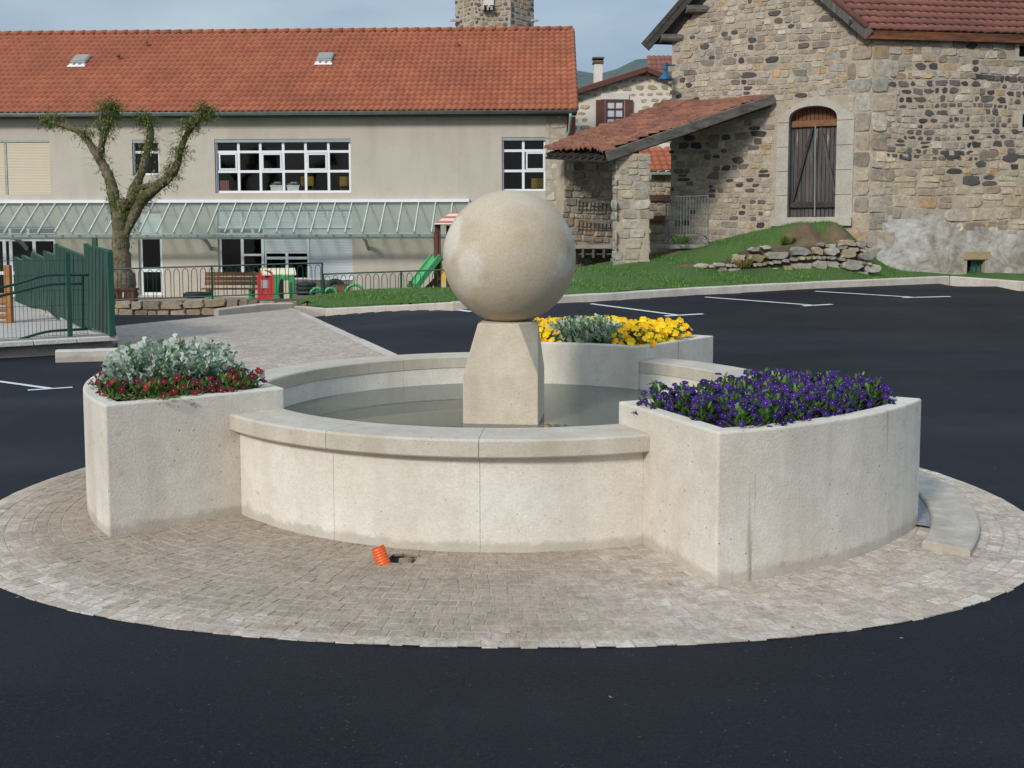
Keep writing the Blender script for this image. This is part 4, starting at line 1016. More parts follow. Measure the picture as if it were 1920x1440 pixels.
# things standing in the upper windows
def in_room(x, y, dz=0, back=.25):
    s, z = sp_(x, y); return SO+SS*s+ZV*(z+dz)-SN*back
def boxthing(name, p, sx_, sy_, sz_, mt, label, cat, lid=None, taper=.9):
    e = empty(name, p, label, cat); b = MB(); a = (SS, SN, ZV)
    lo = [p+SS*(i*sx_/2*taper)+SN*(j*sy_/2*taper) for i, j in ((-1, -1), (1, -1), (1, 1), (-1, 1))]; hi = [p+SS*(i*sx_/2)+SN*(j*sy_/2)+ZV*sz_ for i, j in ((-1, -1), (1, -1), (1, 1), (-1, 1))]
    b.add(lo+hi, [(0, 1, 5, 4), (1, 2, 6, 5), (2, 3, 7, 6), (3, 0, 4, 7), (3, 2, 1, 0)]); b.build('tub', mt, e)
    b = MB(); b.box(p+ZV*sz_, sx_*1.08, sy_*1.08, .03, a); b.build('rim', mt, e)
    return e
stripe = NT('red_striped_cloth'); wv = stripe.n.new('ShaderNodeTexWave'); wv.inputs['Scale'].default_value = 5; stripe.L(stripe.tc.outputs['Object'], wv.inputs['Vector'])
stripe.col(stripe.ramp(wv.outputs['Fac'], [(.3, (.42, .07, .07)), (.7, (.60, .35, .33))]))
p = in_room(418, 359)
e = empty('striped_bag', p, 'red and white striped bag at the left end of the wide window', 'bag'); b = MB(); b.box(p+ZV*.19, .34, .22, .38, (SS, SN, ZV)); b.build('bag_body', stripe.m, e, bevel=.03)
b = MB(); b.tube([p+ZV*.38+SS*.1, p+ZV*.46+SS*.05, p+ZV*.46-SS*.05, p+ZV*.38-SS*.1], .012, 6); b.build('handle', M['dark'], e)
tubm = simple('grey_plastic_tub', (.42, .45, .42), .6, .1)
for x, lab in ((517, 'grey plastic tub piled with papers in the wide window, left of the middle bar'), (548, 'grey plastic tub in the wide window, just right of the middle bar')):
    p = in_room(x, 359); e = boxthing('storage_tub', p, .42, .3, .2, tubm, lab, 'tub'); e['group'] = 'tubs in the wide window'
    for dx, dz, cc in ((-.08, .05, (.7, .35, .18)), (.06, .06, (.08, .16, .4)), (.02, .10, (.75, .77, .8))):
        b = MB(); b.box(p+SS*dx+ZV*(.20+dz), .22, .2, .06, (SS, SN, ZV)); b.build('paper_stack', simple('papers', cc, .8), e)
for x, y, lab in ((562, 352, 'yellow chair back seen through the wide window, left one'), (637, 352, 'yellow chair back seen through the wide window near its right end'), (1008, 356, 'yellow chair back seen through the right hand window')):
    p = in_room(x, y, 0, 1.1); e = empty('classroom_chair', p, lab, 'chair', 'yellow chairs in the classrooms'); b = MB(); b.box(p+ZV*.28, .46, .04, .34, (SS, SN, ZV)); b.build('backrest', M['yellow'], e, bevel=.02)
    b = MB(); b.box(p+ZV*.0-SN*.2, .42, .4, .03, (SS, SN, ZV)); b.build('seat', M['yellow'], e)
    for k in (-1, 1):
        b = MB(); b.tube([p+SS*(.2*k)+ZV*.2, p+SS*(.2*k)-ZV*.5], .015, 6); b.build('leg', M['steel'], e)

# ================================================================== STONE BARN
BC = atY(1626, 500, 25.0); BC.z = 0
gS = Vector((-math.cos(R_(25)), math.sin(R_(25)), 0)); gN = Vector((-math.sin(R_(25)), -math.cos(R_(25)), 0))      # gable: S runs left from the corner
dS = Vector((math.cos(R_(8)), math.sin(R_(8)), 0)); dN = Vector((math.sin(R_(8)), -math.cos(R_(8)), 0))             # long side: S runs right
def gp_(x, y, off=0): p = onplane(x, y, BC+gN*off, gN); return (p-BC).dot(gS), p.z
def dp_(x, y, off=0): p = onplane(x, y, BC+dN*off, dN); return (p-BC).dot(dS), p.z
barn = empty('stone_barn', BC+Vector((0, 0, .6)), 'old rubble stone barn with dark basalt patches and a tall arched plank door', 'barn')
gw = gp_(1258, 300)[0]; zE = gp_(1626, 45)[1]; apx = gp_(1436, -128); zEl = gp_(1258, 72)[1]
dr0, dr1 = gp_(1568, 300)[0], gp_(1478, 300)[0]; dz0, dz1 = gp_(1523, 407)[1], gp_(1523, 200)[1]
ax0, ax1, az1 = gp_(1600, 300)[0], gp_(1456, 300)[0], gp_(1525, 182)[1]
def roofz(s): return zE+(apx[1]-zE)*s/apx[0] if s < apx[0] else apx[1]+(zEl-apx[1])*(s-apx[0])/(gw-apx[0])
b = MB()
O = BC
def gpt(s, z): return O+gS*s+ZV*z
b.add([gpt(0, 0), gpt(dr0, 0), gpt(dr0, dz1), gpt(0, dz1)], [(0, 1, 2, 3)]); b.add([gpt(dr1, 0), gpt(gw, 0), gpt(gw, dz1), gpt(dr1, dz1)], [(0, 1, 2, 3)])
b.add([gpt(dr0, 0), gpt(dr1, 0), gpt(dr1, dz0), gpt(dr0, dz0)], [(0, 1, 2, 3)])
b.add([gpt(0, dz1), gpt(gw, dz1), gpt(gw, zEl), gpt(apx[0], apx[1]), gpt(0, zE)], [(0, 1, 2, 3, 4)])
def dark_gable(x, y):
    if 1290 < x < 1420 and 60 < y < 190: return .17 if y > 90 else .25
    if 1255 < x < 1450 and 225 < y < 430: return .22
    if 1370 < x < 1500 and 20 < y < 50: return .3
    return .03
def gcol(s, z):
    x, y = projpx(O+gS*s+ZV*z)
    if rnd.random() < dark_gable(x, y): return rnd.choice(DARKS)
    return tan(1.0)
def g_in(s, z):
    if not (0.02 < s < gw and z < roofz(s)-.05): return False
    return not (ax0-.12 < s < ax1+.12 and dz0-.3 < z < az1-.05)
stones(b, O, gS, gN, .62, gw, .6, apx[1], (.105, .215), (.9, 2.5), g_in, gcol, gap=.014, dep=.016, small=.25)
# corner blocks
z = .55; k = 0
while z < zE-.2:
    h = rnd.uniform(.30, .5); L = .62 if k % 2 else .36
    for (S_, N_, sg) in ((gS, gN, 1), (dS, dN, -1)):
        LL = L if sg > 0 else 1.05-L
        col = tan(1.0)
        stones(b, O, S_, N_, .0, LL-.001, z, z+.001, (h, h), (LL/h, LL/h), lambda s, zz: s < 1.3, lambda s, zz: col, gap=.02, dep=.022, jit=.06, wave=0, exact=True)
    if k % 2 == 0: stones(b, O, gS, gN, .37, .60, z, z+.001, (h, h), (.22/h, .23/h), lambda s, zz: s < .62, lambda s, zz: tan(), gap=.02, dep=.016, exact=True)
    z += h; k += 1
# long side wall
dL = 9.0
dh = [dp_(1908, 95)[0], dp_(1960, 95)[0], dp_(1908, 109)[1], dp_(1908, 82)[1]]
dh2 = [dp_(1914, 225)[0], dp_(1966, 225)[0], dp_(1914, 241)[1], dp_(1914, 214)[1]]
cw = [dp_(1813, 500)[0], dp_(1847, 500)[0], dp_(1830, 521)[1], dp_(1830, 488)[1]]
wall_cells(b, O, dS, dN, 0, dL, 0, zE, [dh, dh2, cw], 0, .35)
def plast(s, z):
    x, y = projpx(O+dS*s+ZV*z); lim = 418+14*math.sin(x*.021)+9*math.sin(x*.063+1) + (60*max(0, (1668-x)/40) if x < 1668 else 0)
    return y > lim and x > 1640
def dcol(s, z):
    x, y = projpx(O+dS*s+ZV*z); p = .03
    if 1650+12*math.sin(y*.2) < x and 143 < y < 306: p = .64 + .22*math.sin(x*.05)*math.sin(y*.09)
    if x < 1700 and 200 < y < 255: p = .12
    if 1700 < x < 1870 and 105 < y < 140: p = .28
    if 1775 < x < 1865 and 322 < y < 350: p = .75
    if 1750 < x < 1825 and 380 < y < 405: p = .5
    if rnd.random() < p: return rnd.choice(DARKS)
    return tan(1.05, (1.04, .98, .90) if y > 280 else (1, 1, 1))
def d_in1(s, z):
    x, y = projpx(O+dS*s+ZV*z)
    if plast(s, z) or z > zE-.02: return False
    for h in (dh, dh2, cw):
        if h[0]-.12 < s < h[1]+.12 and h[2]-.08 < z < h[3]+.12: return False
    return True
def reg(lo, hi): return lambda s, z: d_in1(s, z) and lo <= projpx(O+dS*s+ZV*z)[1] < hi
zz1, zz2 = dp_(1780, 300)[1], dp_(1780, 148)[1]
stones(b, O, dS, dN, .5, dL, zz2, zE, (.12, .24), (.9, 2.3), d_in1, dcol, gap=.014, dep=.016, small=.2)
stones(b, O, dS, dN, .45, dL, zz1, zz2, (.11, .21), (.7, 2.1), d_in1, dcol, gap=.024, dep=.018, jit=.22, small=.15)
stones(b, O, dS, dN, .35, dL, .6, zz1, (.17, .33), (1.0, 2.7), d_in1, dcol, gap=.014, dep=.018, small=.3)
b.build('wall', [M['mortar_tan'], M['rubble']], barn)
# old plaster on the foot of the long side
b = MB(); nx, nz = 70, 22; zt_ = dp_(1780, 404)[1]; hole = cw
pv = [[O+dS*(.1+dL*i/nx)+ZV*(.2+(zt_-.2)*j/nz) + dN*(.022+.010*math.sin(i*1.3+j*.7)*math.sin(j*1.9)) for j in range(nz+1)] for i in range(nx+1)]
for i in range(nx):
    for j in range(nz):
        c = (pv[i][j]+pv[i+1][j+1])/2; s = (c-O).dot(dS)
        if plast(s, c.z) and not (hole[0]-.10 < s < hole[1]+.10 and hole[2]-.05 < c.z < hole[3]+.2): b.add([pv[i][j], pv[i+1][j], pv[i+1][j+1], pv[i][j+1]], [(0, 1, 2, 3)])
b.build('plaster_patch', M['plaster'], barn, True)
# small windows of the long side
for h in (dh, dh2):
    b = MB(); b.box(O+dS*((h[0]+h[1])/2)+ZV*((h[2]+h[3])/2)-dN*.3, h[1]-h[0]+.02, .04, h[3]-h[2]+.02, (dS, dN, ZV)); w = b.build('window', M['dark'], barn)
    b = MB(); frame_bars(b, O, dS, dN, h[0]-.08, h[1]+.08, h[2]-.07, h[3]+.10, [], [], .10, .01, .10, -.01); b.build('frame', M['trim_stone'], w)
b = MB(); b.box(O+dS*((cw[0]+cw[1])/2)+ZV*((cw[2]+cw[3])/2)-dN*.3, cw[1]-cw[0]+.02, .04, cw[3]-cw[2]+.02, (dS, dN, ZV)); w = b.build('cellar_window', M['dark'], barn)
b = MB(); b.box(O+dS*((cw[0]+cw[1])/2+.12)+ZV*((cw[2]+cw[3])/2)-dN*.22, (cw[1]-cw[0])*.55, .03, cw[3]-cw[2]-.02, (dS, dN, ZV)); b.build('shutter', simple('faded_green_shutter', (.05, .15, .11), .6), w)
b = MB()
for k in range(4): b.tube([O+dS*(cw[0]+(cw[1]-cw[0])*(k+.5)/4)+ZV*cw[2]-dN*.1, O+dS*(cw[0]+(cw[1]-cw[0])*(k+.5)/4)+ZV*cw[3]-dN*.1], .010, 6)
b.build('grating', M['railgreen'], w)
b = MB(); b.box(O+dS*((cw[0]+cw[1])/2)+ZV*(cw[3]+.12)+dN*-.02, cw[1]-cw[0]+.25, .10, .22, (dS, dN, ZV)); b.build('lintel', mortar('ochre_stone', (.36, .26, .15), (.44, .34, .21)), w, bevel=.02)
# arched dressed stone frame of the door
sm = (dr0+dr1)/2; hw = (dr1-dr0)/2; zs = gp_(1523, 224)[1]; n = 14
b = MB(); inn = [(dr0, dz0-.02), (dr0, zs)] + [(sm-hw*math.cos(math.pi*k/n), zs+(dz1+.02-zs)*math.sin(math.pi*k/n)**.8) for k in range(1, n)] + [(dr1, zs), (dr1, dz0-.02)]
out = []
for i, (s, z) in enumerate(inn):
    if i == 0: out.append((ax0, dz0-.02))
    elif i == len(inn)-1: out.append((ax1, dz0-.02))
    elif i == 1: out.append((ax0, zs+.02))
    elif i == len(inn)-2: out.append((ax1, zs+.02))
    else:
        t = (i-1)/(len(inn)-3); out.append((ax0+(ax1-ax0)*t, zs+.05+(az1-zs-.05)*(1-abs(2*t-1)**1.6)))
pr = .035; m_ = len(inn)
vsx = [gpt(s, z)+gN*pr for s, z in inn]+[gpt(s, z)+gN*pr for s, z in out]+[gpt(s, z)-gN*.38 for s, z in inn]+[gpt(s, z)-gN*.02 for s, z in out]
b.add(vsx, [(i, i+1, m_+i+1, m_+i) for i in range(m_-1)]+[(i, 2*m_+i, 2*m_+i+1, i+1) for i in range(m_-1)]+[(m_+i, m_+i+1, 3*m_+i+1, 3*m_+i) for i in range(m_-1)])
b.box(gpt(sm, dz0-.12)+gN*-.10, ax1-ax0+.1, .42, .2, (gS, gN, ZV))
ds = b.build('door_surround', M['trim_stone'], barn)
for zz in lin(dz0+.55, zs-.05, 4):         # joints of the dressed blocks
    for (a, c) in ((ax0+.02, dr0), (dr1, ax1-.02)):
        b = MB(); b.box(gpt((a+c)/2, zz)+gN*pr, c-a, .006, .014, (gS, gN, ZV)); b.build('joint', M['mortar_dark'], ds)
# plank door with Z braces
b = MB(); npl = 12; dw = (dr1-dr0)
for k in range(npl):
    s0 = dr0+dw*k/npl; j = rnd.uniform(-.006, .006); b.box(gpt(s0+dw/npl/2, (dz0+dz1)/2)-gN*(.30+j), dw/npl-.012, .05, dz1-dz0+.1, (gS, gN, ZV))
door = b.build('door', M['barndoor'], barn)
b = MB(); b.box(gpt(sm, (dz0+dz1)/2)-gN*.36, dw, .02, dz1-dz0, (gS, gN, ZV)); b.build('door_backing', M['dark'], door)
def gq(x, y): return gp_(x, y, -.24)
b = MB(); zt2 = gq(1523, 232)[1]; zl2 = gq(1523, 384)[1]
b.box(gpt(sm, zt2)-gN*.235, dw-.04, .08, .16, (gS, gN, ZV)); b.build('rail', M['wood_brown'], door, bevel=.015)
b = MB(); b.box(gpt(sm, zl2)-gN*.235, dw-.04, .08, .15, (gS, gN, ZV)); b.build('rail', M['wood_dark'], door, bevel=.015)
for (x0, y0, x1, y1, mt) in ((1524, 240, 1486, 378, 'wood_dark'), (1540, 240, 1566, 362, 'wood_grey')):
    a_ = gq(x0, y0); c_ = gq(x1, y1); b = MB(); b.bar(gpt(*a_)-gN*.235, gpt(*c_)-gN*.235, .06, .11, gN); b.build('brace', M[mt], door)
b = MB(); q0, q1 = gq(1529, 235), gq(1528, 405); b.tube([gpt(*q0)-gN*.20, gpt(*q1)-gN*.20], .013, 8); b.build('bar', M['greyframe'], door)
# roof
ev = gpt(0, zE); ap = gpt(*apx); evl = gpt(gw, zEl)
fo_ = -dS*.5; vR = (ev-ap).normalized(); vL = (evl-ap).normalized()
b = MB(); eO = ev+vR*.45+fo_+ZV*.12; LVr = (ap-ev).length+.45
NB = tile_roof(b, eO, dS, -vR, dL+.5, LVr, .215, .25, amp=.04, step=.04, rough=.010)
rf = b.build('roof', M['tile_brown'], barn, True)
b = MB()
def slab(b, p, a, c, th, mi=0):
    n = a.cross(c).normalized(); n = n if n.z > 0 else -n
    b.add([p, p+a, p+a+c, p+c, p-n*th, p+a-n*th, p+a+c-n*th, p+c-n*th], [(0, 1, 2, 3), (7, 6, 5, 4), (0, 4, 5, 1), (1, 5, 6, 2), (2, 6, 7, 3), (3, 7, 4, 0)], mi)
slab(b, eO-ZV*.03, dS*(dL+.5), -vR*LVr, .05)
slab(b, ap+fo_+ZV*.10, dS*(dL+.5), vL*((evl-ap).length+.32), .06)
b.build('roof_boards', M['wood_dark'], rf)
b = MB(); b.bar(ap+fo_+ZV*.02+vR*-.05, ev+vR*.5+fo_+ZV*.02, .05, .26, ZV); b.build('bargeboard', M['wood_grey'], rf)
b = MB(); b.bar(ap+fo_+ZV*.02, evl+vL*.34+fo_+ZV*.02, .05, .28, ZV); b.build('bargeboard', M['wood_dark'], rf)
b = MB(); p0 = eO-ZV*.13+vR*-.03; b.bar(p0, p0+dS*(dL+.5), .04, .20); b.build('fascia', wood('rusty_fascia', (.05, .022, .012), (.24, .085, .03), (1.2, 1.2, 7)), rf)
for t in (.08, .36, .66, .94):              # purlin ends under the overhang
    q = ap.lerp(evl, t)-ZV*.16; b = MB(); b.tube([q-dS*.46, q+dS*.2], .11, 10); b.build('purlin', M['wood_beam'], rf)
for t in (.42, .93):
    q = ap.lerp(ev, t)-ZV*.16; b = MB(); b.tube([q-dS*.46, q+dS*.2], .11, 10); b.build('purlin', M['wood_dark'], rf)
b = MB(); b.tube([eO+dS*.05+vR*-.1, eO+dS*.05-vR*LVr], .09, 8); b.build('verge_tiles', M['tile_brown'], rf, True)
b = MB(); p = gpt(gw, 0)                     # hidden left flank of the barn
b.add([p+ZV*0, p+dS*6+ZV*0, p+dS*6+ZV*zEl, p+ZV*zEl], [(0, 1, 2, 3)]); b.build('flank_wall', M['mortar_tan'], barn)

# ================================================================== LEAN-TO
lean = empty('lean_to_shed', atY(1190, 490, 24.), 'open lean-to shed with a mossy old tile roof on a rubble pillar against the barn', 'shed')
FE = atY(1134, 285, 23.8); BE = atY(1019, 280, 25.7); FA = onplane(1446, 181, BC+gN*.03, gN); BA = onplane(1250, 194, BC+gN*.03, gN)
b = MB(); 
# bilinear old tile surface
nu, nv = 17, 16; SUB = 6; vs = []; uv = []
def lp(u, v): return FE.lerp(BE, u).lerp(FA.lerp(BA, u), v)
jr = [[(rnd.uniform(-1, 1), rnd.uniform(-1, 1)) for _ in range(nu)] for _ in range(nv)]
LN = (BE-FE).cross(FA-FE).normalized(); LN = LN if LN.z > 0 else -LN
for j in range(nv):
    for e in (0, 1):
        for i in range(nu*SUB+1):
            k = min(nu-1, i//SUB); ph = (i % SUB)/SUB; v = (j+e*1.04)/nv - (.012*jr[j][k][0] if e == 0 else 0)
            sag = -.10*math.sin(math.pi*min(1, v))*math.sin(math.pi*i/(nu*SUB)) + .03*math.sin(v*9+i*.05)
            vs.append(lp(i/(nu*SUB), min(v, 1)) + LN*(.065*math.sin(math.pi*ph) + (.055 if e == 0 else 0) + .018*jr[j][k][1] + sag))
W__ = nu*SUB+1; fs = []
for j in range(nv):
    for i in range(W__-1): a = 2*j*W__+i; fs.append((a, a+1, a+W__+1, a+W__)); 
bb = 0; nlip = len(vs); lips = []
for j in range(nv):
    for i in range(W__-1):
        a = 2*j*W__+i; vs += [vs[a]-LN*.075, vs[a+1]-LN*.075]; fs.append((a+1, a, len(vs)-2, len(vs)-1)); 
b.add(vs, fs)
for q, f in enumerate(fs):
    a = f[0] if q < nv*(W__-1) else f[1]; i = a % W__; j = a//(2*W__); b.uv[q] = [(i//SUB+.5, j+.5)]*4
lr = b.build('roof', M['tile_old'], lean, True)
b = MB(); b.add([FE-LN*.20, BE-LN*.20, BA-LN*.20, FA-LN*.20, FE-LN*.25, BE-LN*.25, BA-LN*.25, FA-LN*.25], [(0, 1, 2, 3), (7, 6, 5, 4), (0, 4, 5, 1), (1, 5, 6, 2), (2, 6, 7, 3), (3, 7, 4, 0)]); b.build('roof_boards', M['wood_dark'], lr)
b = MB(); d = (FA-FE).normalized(); fr_ = (FE-BE).normalized(); b.bar(FE-d*.0+fr_*.08-ZV*.10, FA+fr_*.08-ZV*.06, .12, .24); b.build('beam', M['wood_beam'], lean, bevel=.02)
for k in range(9):
    u = (k+.5)/9; b = MB(); b.bar(lp(u, .005)-ZV*.14, lp(u, .98)-ZV*.16, .08, .10); b.build('rafter', M['wood_dark'], lr)
b = MB(); p = lp(0, .18)-ZV*.30; q = lp(1, .14)-ZV*.30; b.bar(p, q, .16, .18); b.build('plate', M['wood_dark'], lean)
# pillar
pa, pb = atY(1155, 300, 24.0), atY(1219, 300, 24.0); pw = pb.x-pa.x; pcx = (pa.x+pb.x)/2; pz0 = .7; pz1 = atY(1190, 288, 24).z
b = MB(); px_ = Vector((1, 0, 0)); py_ = Vector((0, -1, 0)); po = Vector((pcx, 24.0, 0))
b.box((pcx, 24.0+pw/2, (pz0+pz1)/2), pw-.02, pw-.02, pz1-pz0, None, 0)
def grey(): c = rnd.choice([(.40, .36, .29), (.45, .41, .34), (.36, .33, .27), (.43, .37, .27)]); g = rnd.uniform(.85, 1.1); return tuple(x*g for x in c)
for (oo, S_, N_) in ((Vector((pcx-pw/2, 24.01, 0)), px_, py_), (Vector((pcx+pw/2-.01, 24.0, 0)), Vector((0, 1, 0)), px_), (Vector((pcx-pw/2+.01, 24.0, 0)), Vector((0, 1, 0)), -px_)):
    stones(b, oo, S_, N_, 0, pw-.02, pz0, pz1-.08, (.14, .27), (1.2, 2.1), lambda s, z: .05 < s < pw-.05, lambda s, z: grey(), gap=.014, dep=.024, small=.2)
b.build('pillar', [M['mortar_tan'], M['rubble']], lean)
# back wall, floor and hay racks
b = MB(); q0 = atY(1058, 300, 26.2); q1 = atY(1154, 300, 26.9); wS = Vector((q1.x-q0.x, q1.y-q0.y, 0)); wl = wS.length; wS.normalize(); wN = Vector((wS.y, -wS.x, 0)); wo = Vector((q0.x, q0.y, 0))
wt = 4.05
b.box(wo+wS*(wl/2)+ZV*((wt+.4)/2)-wN*.2, wl, .4, wt-.4, (wS, wN, ZV))
stones(b, wo, wS, wN, 0, wl, .45, wt-.05, (.13, .26), (1.0, 2.1), lambda s, z: .03 < s < wl-.03 and not (.42 < s and 1.30 < z < 1.66), lambda s, z: (rnd.choice(DARKS) if rnd.random() < .05 else tan(.92)), gap=.022, dep=.04, small=.2)
b.build('back_wall', [M['mortar_tan'], M['rubble']], lean)
fz0 = atY(1240, 458, 25.3).z
b = MB(); f0 = atY(1086, 450, 25.0); f1 = atY(1335, 458, 25.3)
b.box(((f0.x+f1.x)/2-.1, 25.95, fz0-.06), f1.x-f0.x+.3, 1.7, .10); b.build('floor_slab', M['concrete'], lean, bevel=.01)
b = MB(); b.box(((f0.x+pcx)/2, 25.6, fz0-.24), pcx-f0.x, .9, .03)
for k in range(5): b.box((f0.x+.1+k*(pcx-f0.x)/4.6, 25.2, fz0-.21), .05, .25, .24)
b.build('floor_joists', M['wood_grey'], lean)
for y, nm in ((377, 'hay_rack'), (415, 'hay_rack')):
    z = atY(1100, y, 25.9).z; b = MB(); xa, xb = atY(1086, y, 25.9).x, atY(1160, y, 25.9).x
    b.bar((xa, 25.8, z), (xb, 25.8, z-.05), .05, .05); b.bar((xa, 26.05, z-.22), (xb, 26.05, z-.25), .05, .05)
    for k in range(11): x = xa+(xb-xa)*k/10; b.bar((x, 25.8, z+.02), (x, 26.06, z-.26), .03, .03)
    b.build('hay_rack', M['wood_beam'], lean)
# wall of the small outhouse behind, seen through the lean-to
oh = empty('outhouse', atY(1200, 470, 30), 'low stone outhouse with a red tiled roof behind the open shed', 'outbuilding')
b = MB(); h0 = atY(1138, 330, 29.5); h1 = atY(1285, 330, 29.5); hl = h1.x-h0.x; ho = Vector((h0.x, 29.5, 0)); hz = atY(1240, 322, 29.5).z
b.box((h0.x+hl/2, 29.8, hz/2+.3), hl, .6, hz-.6)
stones(b, ho, px_, py_, 0, hl, .9, hz, (.13, .24), (1.0, 2.0), lambda s, z: True, lambda s, z: tan(.95), gap=.04, dep=.03)
b.build('wall', [M['mortar_tan'], M['rubble']], oh)
for y in (371, 410):
    z = atY(1220, y, 29.4).z; b = MB(); b.box((h0.x+hl/2, 29.42, z), hl, .06, .17); b.build('timber_band', M['shutter_brown'], oh)
b = MB(); tile_roof(b, Vector((h0.x-.6, 29.2, hz)), px_, Vector((0, .85, .42)), hl+1.2, 1.9, .2, .35, amp=.04, step=.04); b.build('roof', M['tile_red'], oh, True)
b = MB(); b.box((h0.x+hl/2, 29.25, hz-.06), hl+1.2, .08, .08); b.build('gutter', M['zinc'], oh)
w0 = atY(1136, 346, 29.3); w1 = atY(1154, 300, 29.3); b = MB(); b.box(((w0.x+w1.x)/2, 29.40, (w0.z+w1.z)/2), w1.x-w0.x, .08, w1.z-w0.z); ww = b.build('window', M['pane'], oh)
b = MB(); frame_bars(b, Vector((0, 29.3, 0)), px_, py_, w0.x, w1.x, w0.z, w1.z, [(w0.x+w1.x)/2], lin(w0.z, w1.z, 4)[1:3], .07, .04, .08, 0); b.build('frame', M['shutter_brown'], ww)
b = MB(); b.box(((w0.x+w1.x)/2, 29.25, w1.z+.07), w1.x-w0.x+.25, .3, .12); b.build('lintel', M['trim_stone'], ww)
# crowd barrier in the shed
fz = fz0
bar_ = empty('crowd_barrier', (atY(1290, 455, 25.0).x, 25.0, fz), 'grey galvanised crowd barrier standing under the lean-to roof', 'barrier')
xa, xb = atY(1252, 440, 25.2).x, atY(1327, 440, 24.95).x; za, zt3 = fz+.12, fz+1.18
A0, A1 = Vector((xa, 25.5, 0)), Vector((xb, 24.95, 0))
b = MB(); b.tube([A0+ZV*fz, A0+ZV*zt3, A1+ZV*zt3, A1+ZV*fz], .022, 8); b.tube([A0+ZV*(za+.1), A1+ZV*(za+.1)], .018, 8); b.build('frame', M['shadesteel'], bar_)
b = MB()
for k in range(1, 14): q = A0.lerp(A1, k/14); b.tube([q+ZV*(za+.1), q+ZV*zt3], .009, 6)
b.build('bars', M['shadesteel'], bar_)
for q in (A0.lerp(A1, .1), A0.lerp(A1, .92)):
    b = MB(); b.tube([q+ZV*(za+.1), q+Vector((-.2, -.35, fz+.02)), ], .016, 6); b.tube([q+ZV*(za+.1), q+Vector((.2, .35, fz+.02))], .016, 6); b.build('foot', M['shadesteel'], bar_)

# ================================================================== DRY STONE WALL on the mound
dw_ = empty('dry_stone_wall', atY(1500, 515, 23.7), 'low dry stone wall holding the earth mound below the barn door', 'wall')
b = MB(); q0 = atY(1345, 490, 23.3); q1 = atY(1622, 490, 23.85); wS = Vector((q1.x-q0.x, q1.y-q0.y, 0)); wl = wS.length; wS.normalize(); wN = Vector((wS.y, -wS.x, 0)); wo = Vector((q0.x, q0.y, 0))
def dtop(s): 
    x = 1345+277*s/wl; y = np.interp(x, [1300, 1345, 1378, 1400, 1440, 1500, 1600, 1622], [500, 490, 480, 464, 461, 459, 451, 447]); return atY(x, y, 23.8).z
nb_ = 24
for k in range(nb_):
    s0, s1 = wl*k/nb_, wl*(k+1)/nb_; t = dtop((s0+s1)/2)-.05
    b.box(wo+wS*((s0+s1)/2)+ZV*((t+.5)/2)-wN*.16, s1-s0, .26, t-.5, (wS, wN, ZV))
stones(b, wo, wS, wN, 0, wl, .70, 2.2, (.08, .24), (1.0, 2.8), lambda s, z: z < dtop(s)-.02, lambda s, z: (rnd.choice([(.36, .33, .28), (.42, .39, .33), (.33, .29, .24), (.40, .33, .22), (.28, .26, .24)]) if rnd.random() > .06 else (.30, .25, .12)), gap=.012, dep=.15, jit=.32, wave=.09, npt=3, rnd_=True)
b.build('stones', [M['mortar_dark'], M['rubble']], dw_)
for px, py, rr0 in [(1316, 499, .14), (1360, 486, .15), (1335, 500, .09)]:
    p = atY(px, py, 23.5); bm = bmesh.new(); bmesh.ops.create_icosphere(bm, subdivisions=2, radius=1)
    for v in bm.verts: v.co = Vector((v.co.x*rr0*1.5, v.co.y*rr0*.9, v.co.z*rr0*.5))*rnd.uniform(.88, 1.1)
    me = bpy.data.meshes.new('boulder'); bm.to_mesh(me); bm.free(); o = link('boulder', me, M['mortar_tan'], None); o.location = (p.x, p.y, LZ(p.x, p.y)+.03)
    tag(o, {1316: 'flat grey stone on the grass, leftmost beside the dry stone wall', 1360: 'largest loose grey stone at the left end of the dry stone wall', 1335: 'smallest grey stone in the grass by the dry stone wall'}[px], 'stone', 'loose stones by the dry wall')
# weeds on the wall
def tuft(px, py, Y, label, n=60, h=.22, c0=(.07, .13, .03), c1=(.20, .19, .06)):
    p = atY(px, py, Y); b = MB()
    for _ in range(n):
        a = rnd.uniform(0, 6.28); d = Vector((math.cos(a)*.6, math.sin(a)*.6, rnd.uniform(.5, 1.3))); t = rnd.random(); leaf_mesh(b, p+Vector((rnd.uniform(-.14, .14), rnd.uniform(-.06, .06), -.02)), d, ZV, h*rnd.uniform(.5, 1.1), .03, tuple(x*(1-t)+y*t for x, y in zip(c0, c1)))
    tag(b.build('weed_tuft', M['leaf'], fix=False), label, 'weed', 'weeds on the mound')
tuft(1392, 500, 23.25, 'olive weed tuft on the grass at the left end of the dry stone wall', 90, .3, (.09, .11, .03), (.26, .20, .07))
tuft(1475, 456, 24.15, 'green weed tuft on the bare earth above the dry stone wall', 70, .26)
tuft(1278, 455, 24.7, 'small green weed growing at the edge of the shed floor', 60, .26, (.05, .14, .03), (.10, .2, .05))

